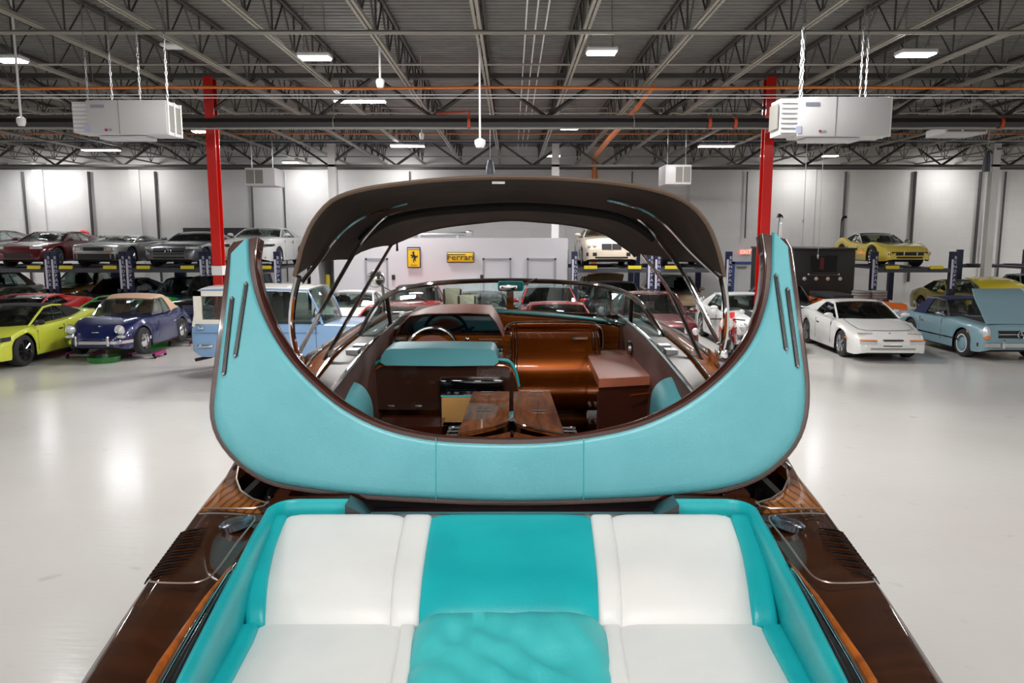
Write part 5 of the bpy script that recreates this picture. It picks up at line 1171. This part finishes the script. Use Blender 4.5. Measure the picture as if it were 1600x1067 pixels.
f = atz(1500, 557, 0)
r, X, strip, xn, pr = car('pale blue classic convertible with navy soft top and its bonnet raised, at the right edge', f.x+.86, f.y-.78, L=4.28, W=1.76, H=1.32, dome=.05, bh=.09, wb=2.4, fo=.78, wr=.33, ww=.19, prof=[(0, .66), (.01, .78), (.05, .83), (.3, .90), (.5, .86), (.8, .86), (.96, .80), (1, .66)], gh=(.36, .46, .66, .76),
    col=P_PALE, roof=ST_NAVY, pillar=CHROME, glassm=CARGLASS_L, hl=('tall', .74, .66, .11), grille=(.5, .55, .72, BLACK, 1), bumper=CHROME, style='white', rim=P_PALE, qs=.64, nwf=.9, pw=8, d=.07)
MB().slab([[Vector((X(.035), y, .86)), Vector((X(.10), y*.97, 1.12)), Vector((X(.17), y*.93, 1.38)), Vector((X(.225), y*.86, 1.62))] for y in (-.68, -.62, -.3, 0, .3, .62, .68)], (-.03, 0, .0)).build('raised_bonnet', P_PALE, r, angle=60)
MB().box((X(.33), -.6, .86), (X(.06), .6, .93)).build('engine_bay', DARK, r, False)
ce = Vector((xn(0)+.05, 0, .635)); MB().tube([ce+Vector((0, .085*cos(a), .085*sin(a))) for a in [2*pi*q/18 for q in range(18)]], .01, 5, closed=True).bar(ce, ce+Vector((0, 0, .08)), .01).bar(ce, ce+Vector((0, .07, -.045)), .01).bar(ce, ce+Vector((0, -.07, -.045)), .01).build('star_emblem', CHROME, r)
MB().box((X(.8), -.885, .40), (X(.2), -.875, .43)).build('side_trim', CHROME, r, False)
for y in (-.42, .42): MB().rbox((xn(y)+.1, y, .42), (.05, .06, .2), .02).build('bumper_guard', CHROME, r)
MB().box((X(.13), -.89, .62), (X(.115), -.875, .66)).build('side_marker', AMBER, r, False)
# orange off-roader with a hose on it
r, X, strip, xn, pr = car('orange open off-roader with black top behind the white wedge coupe', 10.38, 21.9, name='off_road_truck', cat='truck', L=2.75, W=2.0, H=1.05, wb=1.75, fo=.5, wr=.38, zb=.4, prof=[(0, .65), (.01, .86), (.05, .94), (.4, .98), (.98, .98), (1, .9)], gh=None, col=P_ORANGE, nwf=.95, nwr=.95, pw=12, d=.05, k=.4, hl=('round', .6, .72, .1), bumper=BLACK, style='disc', rim=BLKRIM)
MB().rbox((-.2, -.55, 1.08), (1.9, .8, .14), .05).build('black_cover', ST_BLK, r)
hz_ = 1.03
mb = MB(Vector((10.6, 22.6, hz_)))
for q, cx in enumerate((10.28, 10.76)):
    for lv_ in range(3): mb.tube([(cx+.22*cos(a), 22.6+.22*sin(a), hz_+.06+.075*lv_) for a in [2*pi*k/24 for k in range(24)]], .05, 6, closed=True)
tag(mb.build('coiled_hose', mat('hose_grey', srgb(120, 118, 116), .6), loc=(10.6, 22.6, hz_)), 'two coils of grey hose lying on the orange off-roader', 'hose')
# black camper
e = empty('camper_truck', (10.12, 27.2, 0), 'matt black camper truck seen from behind, with a small window and four round lamps', 'truck')
MB().rbox((0, 0, 1.5), (2.05, 4.4, 1.9), .07).build('camper_body', mat('camper_black', srgb(30, 29, 28), .45), e)
MB().rbox((0, 0, 2.46), (2.1, 4.44, .07), .03).build('camper_roof', mat('camper_roof', srgb(50, 50, 48), .4), e)
MB().box((-.42, -2.22, 1.78), (.38, -2.19, 2.22)).build('rear_window', GLOSSBLACK, e, False)
MB().tube([(-.45, -2.22, 1.75), (.41, -2.22, 1.75), (.41, -2.22, 2.25), (-.45, -2.22, 2.25)], .015, 5, closed=True).build('window_frame', BLACK, e)
MB().box((-.15, -2.225, 1.8), (-.02, -2.22, 2.2)).build('red_strap', mat('strap_red', srgb(90, 20, 22), .6), e, False)
for x_ in (-.62, -.24, .14, .54): MB().ball((x_, -2.21, 1.50), (.065, .03, .065), 12, 6).build('round_lamp', mat('lamp_cream', srgb(206, 196, 182), .3), e)
MB().tube([(-.52, -2.27, 1.62), (.46, -2.27, 1.62)], .015, 6).ball((-.52, -2.25, 1.64), .04, 8, 5).ball((.46, -2.25, 1.64), .04, 8, 5).build('grab_rail', STEEL, e)
for x_ in (-.38, .3): MB().box((x_-.04, -2.24, .9), (x_+.04, -2.19, 1.15)).build('tow_hook', BLACK, e, False)
for s in (-1, 1):
    for y_ in (-1.4, 1.5): wo = MB().lathe([(.2, -.14), (.36, -.14), (.42, -.1), (.42, .1), (.36, .14), (.2, .14)], (s*.85, y_, .42), 'x', 20).build('wheel', RUBBER, e); MB().lathe([(0, -.1), (.22, -.1), (.22, .1), (0, .1)], (s*.85, y_, .42), 'x', 16).build('rim', STEEL, wo)
MB().box((-.85, -2.1, .35), (.85, 2.1, .6)).build('chassis', BLACK, e, False)
# yellow open-bonnet car
r, X, strip, xn, pr = car('mustard yellow convertible with black soft top and its bonnet tilted up', 16.1, 25.2, L=4.5, W=1.75, H=1.32, prof=[(0, .6), (.02, .74), (.2, .84), (.42, .86), (.6, .88), (.8, .96), (.95, .86), (1, .7)], gh=(.42, .52, .68, .80), col=P_YEL2, roof=ST_BLK, pillar=P_YEL2, glassm=CARGLASS, fb=.06, hl=None, bumper=CHROME, qs=.62)
MB().slab([[Vector((X(.0), y, .72)), Vector((X(.0)+.25, y, .95)), Vector((X(.02)+.1, y*.97, 1.25)), Vector((X(.12), y*.93, 1.42)), Vector((X(.22), y*.9, 1.52-.1*y*y))] for y in (-.8, -.5, 0, .5, .8)], (-.05, 0, .0)).build('raised_bonnet', P_YEL2, r, angle=60)
car('small grey-green rounded car behind the pale blue convertible', 19.2, 26.6, L=4.0, W=1.55, H=1.5, wb=2.4, fo=.75, prof=CLASSIC, gh=(.34, .42, .62, .84), col=paint('paint_sage', 110, 122, 116), glassm=CARGLASS_D, bumper=CHROME, hl=('round', .55, .68, .1), qs=.8, nwf=.5, pw=2.5)
car('tan car only just in frame at the right edge', 14.75, 19.2, L=4.4, W=1.8, H=1.4, prof=MUSCLE, col=P_IVORY, bumper=CHROME)
# ---- four-post lifts and the cars on them
POST = mat('lift_navy', srgb(28, 36, 66), .4); PLAT = mat('lift_grey', srgb(64, 66, 74), .45); STK = mat('sticker_pale', srgb(206, 206, 226), .5); YLW = mat('lift_yellow', srgb(226, 206, 60), .45)
ZL = 1.80; YF, YR = 26.0, 30.2
def lift(x0, x1, lab, left_post=True):
    e = empty('car_lift', ((x0+x1)/2, (YF+YR)/2, 0), lab, 'car lift'); hx = (x1-x0)/2; hy = (YR-YF)/2
    for sx in (-1, 1):
        for sy in (-1, 1):
            if sx < 0 and not left_post: continue
            p = MB().box((sx*hx-.1, sy*hy-.08, 0), (sx*hx+.1, sy*hy+.08, 2.36)).box((sx*hx-.105, sy*hy-.15, 0), (sx*hx+.105, sy*hy+.15, .02)).build('post', POST, e, False)
            if sy < 0:
                MB().box((sx*hx-.085, sy*hy-.09, 1.1), (sx*hx-.02, sy*hy-.08, 2.1)).build('pale_sticker', STK, p, False)
                text('lettering', '\n'.join('BENDPAK'), .15, (sx*hx+.045, sy*hy-.085, 1.70), (pi/2, 0, 0), STK, p, .004)
                MB().rbox((sx*hx-.08, sy*hy-.16, 1.02), (.12, .14, .2), .02).build('control_box', BLACK, p)
    for sy in (-1, 1): MB().box((-hx+.1, sy*hy-.07, ZL-.14), (hx-.1, sy*hy+.07, ZL)).build('cross_beam', PLAT, e, False)
    for sx in (-1, 1):
        MB().box((sx*.74-.24, -hy-.1, ZL-.06), (sx*.74+.24, hy+.1, ZL+.02)).build('runway', PLAT, e, False)
        MB().prism([(sx*.74-.22, -hy-.12, ZL-.02), (sx*.74+.22, -hy-.12, ZL-.02), (sx*.74+.22, -hy-.12, ZL+.09), (sx*.74-.22, -hy-.12, ZL+.09)], (0, .05, 0)).build('wheel_stop', YLW, e, False)
    return e
LX = [-20.7, -18.1, -15.5, -13.0, -10.3, -7.8]
names = ['far left four-post lift, mostly out of frame', 'four-post lift under the maroon coupe', 'four-post lift under the silver angular coupe', 'four-post lift under the grey coupe with the star grille', 'four-post lift under the white convertible, left of the canopy']
for i in range(5): lift(LX[i]+(.11 if i else 0), LX[i+1]-.11, names[i])
lift(2.1, 4.66, 'four-post lift under the ivory coupe'); lift(4.9, 7.3, 'four-post lift under the black car, right of centre'); lift(12.2, 14.85, 'four-post lift under the yellow sports convertible'); lift(17.5, 20.1, 'empty-looking four-post lift at the right edge')
zz = ZL+.02
def on(label, x, **k):
    k['H'] -= .05
    return car(label, x, 26.25, z=zz, **k)
on('silver coupe on the lift at the far left edge', -19.4, L=4.5, W=1.85, H=1.35, prof=SPORT, col=P_SILV, glassm=CARGLASS_L, gh=(.28, .43, .66, .92), qs=.85, hl=('slim', .66, .64, .1))
on('maroon grand tourer on a lift at the left', -16.8, L=4.6, W=1.88, H=1.3, prof=SPORT, gh=(.3, .45, .64, .88), col=P_MAROON, glassm=CARGLASS_L, fb=.07, hl=('slim', .62, .66, .11, LENS), grille=(.45, .32, .48, BLACK), qs=.72)
r, X, strip, xn, pr = on('brushed silver angular coupe on a lift, left side', -14.2, L=4.27, W=1.85, H=1.15, prof=[(0, .52), (.012, .70), (.04, .76), (.3, .82), (.7, .88), (.97, .88), (1, .7)], gh=(.28, .46, .62, .93), col=P_SILV, glassm=CARGLASS, d=.05, k=.5, hl=None, grille=(.34, .56, .68, BLACK), qs=.62)
for s in (-1, 1):
    for q in (0, 1): strip(s*(.46+.17*q), s*(.6+.17*q), .57, .67, LENS, 'headlight', .008)
strip(-.88, .88, .26, .46, BLACK, 'bumper', .015, nseg=14); 
for s in (-1, 1): strip(s*.5, s*.62, .47, .5, AMBER, 'turn_light', .02)
r, X, strip, xn, pr = on('metallic grey coupe with a wide star grille on a lift', -11.65, L=4.64, W=1.92, H=1.27, prof=[(0, .5), (.015, .66), (.05, .74), (.25, .84), (.42, .88), (.7, .92), (.95, .88), (1, .7)], gh=(.4, .51, .68, .9), col=P_GREY, glassm=CARGLASS_D, hl=('slim', .74, .66, .1, LENS), grille=(.52, .44, .64, BLACK, 2), qs=.7, nwf=.8)
ce = Vector((xn(0)+.03, 0, .54)); MB().tube([ce+Vector((0, .1*cos(a), .1*sin(a))) for a in [2*pi*q/18 for q in range(18)]], .012, 5, closed=True).bar(ce, ce+Vector((0, 0, .1)), .012).bar(ce, ce+Vector((0, .08, -.055)), .012).bar(ce, ce+Vector((0, -.08, -.055)), .012).build('star_emblem', CHROME, r)
on('white convertible with pale soft top on the lift nearest the canopy, left side', -9.05, L=4.7, W=1.9, H=1.42, prof=TALL, gh=(.28, .42, .62, .84), col=P_WHITE, roof=mat('soft_top_white', srgb(214, 216, 220), .6), glassm=CARGLASS_L, hl=('slim', .7, .74, .12, LENSD), grille=(.4, .5, .68, BLACK, 1), qs=.7)
r, X, strip, xn, pr = on('ivory luxury coupe with mesh grille on a lift, framed by the canopy', 3.38, L=4.8, W=1.94, H=1.4, prof=TALL, gh=(.28, .42, .64, .9), col=P_IVORY, glassm=CARGLASS_L, hl=('quad', .66, .72, .075), grille=(.33, .6, .80, mat('mesh_grey', srgb(80, 80, 84), .4, .5)), qs=.75, seats=mat('seat_sand', srgb(160, 130, 90), .6), nwf=.85)
strip(-.85, -.5, .38, .5, BLACK, 'side_intake', .01); strip(.5, .85, .38, .5, BLACK, 'side_intake', .01); MB().box((xn(0)+.02, -.012, .6), (xn(0)+.035, .012, .82)).build('grille_centre', CHROME, r, False)
on('black luxury car on a lift behind the right canopy bows', 6.1, L=4.7, W=1.9, H=1.42, prof=TALL, gh=(.28, .42, .64, .9), col=P_BLACK, glassm=CARGLASS_D, hl=('quad', .64, .72, .08), grille=(.36, .55, .8, STEEL, 4), qs=.75)
r, X, strip, xn, pr = on('pale yellow sports convertible with black soft top on a lift at the right', 13.5, L=4.6, W=1.75, H=1.22, wb=2.49, fo=.95, wr=.36, prof=[(0, .48), (.02, .60), (.1, .70), (.3, .76), (.45, .8), (.7, .86), (.82, .92), (.95, .84), (1, .66)], gh=(.42, .54, .66, .76), col=P_YEL, roof=ST_BLK, pillar=CHROME, glassm=CARGLASS_L, fb=.15, hl=None, grille=(.6, .40, .52, BLACK), qs=.62, style='multi', rim=CHROME, nwf=.75, mirrors=CHROME)
for y in (-.7, -.22, .22, .7): MB().rbox((xn(abs(y))+.03, y, .46), (.05, .04, .12), .015).build('bumper_guard', CHROME, r)
MB().box((X(.36), -.885, .5), (X(.33), -.872, .62)).build('side_gill', P_YEL2, r, False)
# ---- motorcycle
e = empty('motorcycle', (5.0, 17.6, 0), 'red and white sports motorcycle in front of the maroon car, right', 'motorcycle', rz=radians(-110))
for x_, nm in ((.7, 'wheel'), (-.7, 'wheel')):
    wo = MB().tube([(x_+.27*cos(a), 0, .31+.27*sin(a)) for a in [2*pi*q/24 for q in range(24)]], .055, 8, closed=True).build(nm, RUBBER, e)
    mb = MB().lathe([(0, -.05), (.05, -.05), (.05, .05), (0, .05)], (x_, 0, .31), 'y', 12)
    for q in range(6): mb.bar((x_, 0, .31), (x_+.25*cos(q*pi/3), 0, .31+.25*sin(q*pi/3)), .012)
    mb.build('rim', WHTRIM, wo)
for s in (-1, 1): MB().bar((.7, s*.09, .31), (.42, s*.09, 1.0), .025, 8).build('fork', CHROME, e)
MB().ball((.1, 0, .82), (.3, .17, .16), 14, 8).build('fuel_tank', P_RED, e); MB().rbox((-.4, 0, .84), (.55, .26, .1), .04).build('seat', BLACK, e)
MB().prism([(.72, -.16, .75), (.35, -.2, .45), (-.1, -.2, .42), (.1, -.19, .8), (.5, -.16, 1.0)], (0, .03, 0)).prism([(.72, .13, .75), (.35, .17, .45), (-.1, .17, .42), (.1, .16, .8), (.5, .13, 1.0)], (0, .03, 0)).build('fairing', P_RED, e, False)
MB().ball((.6, 0, .92), (.12, .16, .16), 12, 8).build('nose_fairing', P_WHITE, e); MB().ball((.7, 0, .86), (.04, .08, .05), 10, 6).build('headlight', BLACK, e)
MB().ball((.7, 0, .62), (.26, .08, .05), 12, 6).build('front_mudguard', P_WHITE, e); MB().prism([(-.55, -.1, .86), (-.95, -.06, 1.0), (-.95, .06, 1.0), (-.55, .1, .86)], (0, 0, .05)).build('tail', P_RED, e, False)
MB().tube([(.38, -.38, 1.0), (.42, 0, 1.02), (.38, .38, 1.0)], .016, 6).build('handlebar', BLACK, e); MB().rbox((.1, 0, .45), (.4, .28, .32), .06).build('engine', STEEL, e)
for s in (-1, 1): MB().bar((.45, s*.1, 1.02), (.5, s*.28, 1.18), .008).ball((.5, s*.3, 1.2), (.03, .07, .05), 8, 5).build('mirror', P_WHITE, e)
MB().bar((-.7, 0, .31), (0, 0, .42), .035, 6).build('swing_arm', STEEL, e); MB().bar((-.1, -.12, .3), (-.22, -.3, .0), .014).build('side_stand', BLACK, e)
# ---- beige tub chairs and orange clutter near the office
for px, lab in ((675, 'left of two beige tub chairs before the office wall'), (699, 'right of two beige tub chairs before the office wall')):
    p = atz(px, 492, .3); p = Vector((-1.62, 20.9, 0)) if px < 690 else Vector((-1.2, 20.5, 0)); e = empty('tub_chair', p, lab, 'chair'); BG = mat('beige_cloth', srgb(168, 160, 140), .8)
    rows = [[Vector((.25*cos(a), .25*sin(a), z_)) for a in [pi*q/12 for q in range(13)]] for z_ in (.12, .9 if px < 690 else .75)]
    MB().slab(rows, (0, 0, 0)).build('inner_back', BG, e) if False else None
    MB().grid([[Vector((R_*.82*cos(a), R_*.82*sin(a), z_*1.3)) for a in [pi*q/12-.3 for q in range(15)]] for R_, z_ in ((.3, .1), (.32, .5), (.32, 1.1 if px < 690 else .98), (.27, 1.12 if px < 690 else 1.0), (.24, .98), (.22, .45))]).build('backrest', BG, e, angle=60)
    MB().lathe([(0, .3), (.26, .3), (.29, .38), (.26, .46), (0, .48)], n=16).build('seat', BG, e)
    for a in (45, 135, 225, 315): MB().bar((.2*cos(radians(a)), .2*sin(radians(a)), 0), (.2*cos(radians(a)), .2*sin(radians(a)), .3), .02).build('leg', BLACK, e)
# things in the dark office doorway
p = Vector((at(507, 452, 26.6).x, 26.9, 0)); e = empty('hand_cart', p, 'orange and yellow hand cart in the dark doorway of the office', 'cart')
MB().rbox((0, 0, .75), (.5, .5, .3), .05).build('cart_body', P_ORANGE, e); MB().rbox((.06, 0, 1.3), (.16, .12, .5), .05).bar((.06, 0, .9), (.06, 0, 1.1), .03).build('cart_handle', YLW, e)
for a in (-.2, .2): MB().lathe([(0, -.03), (.12, -.03), (.12, .03), (0, .03)], (a, -.15, .12), 'x', 12).bar((a, -.15, .12), (a, 0, .65), .02).build('cart_wheel', RUBBER, e)
# dark canvas store room behind the left columns (black banner strip on the wall)
p = at(350, 368, 33.45); q0, q1 = at(285, 356, 33.4), at(402, 385, 33.4)
e = empty('wall_banner', ((q0.x+q1.x)/2, 33.44, (q0.z+q1.z)/2), 'dark banner with pale bars on the back wall left of the canopy', 'banner')
hw, hh = (q1.x-q0.x)/2, (q0.z-q1.z)/2
MB().box((-hw, 0, -hh), (hw, .05, hh)).build('banner_cloth', mat('banner_dark', srgb(54, 54, 58), .7), e, False)
for a, b in ((-.9, -.4), (-.3, .1), (.3, .62), (.7, .8)): MB().box((a*hw, -.012, -hh*.45), (b*hw, 0, -hh*.1)).build('pale_bar', mat('banner_pale', srgb(190, 190, 192), .6), e, False)
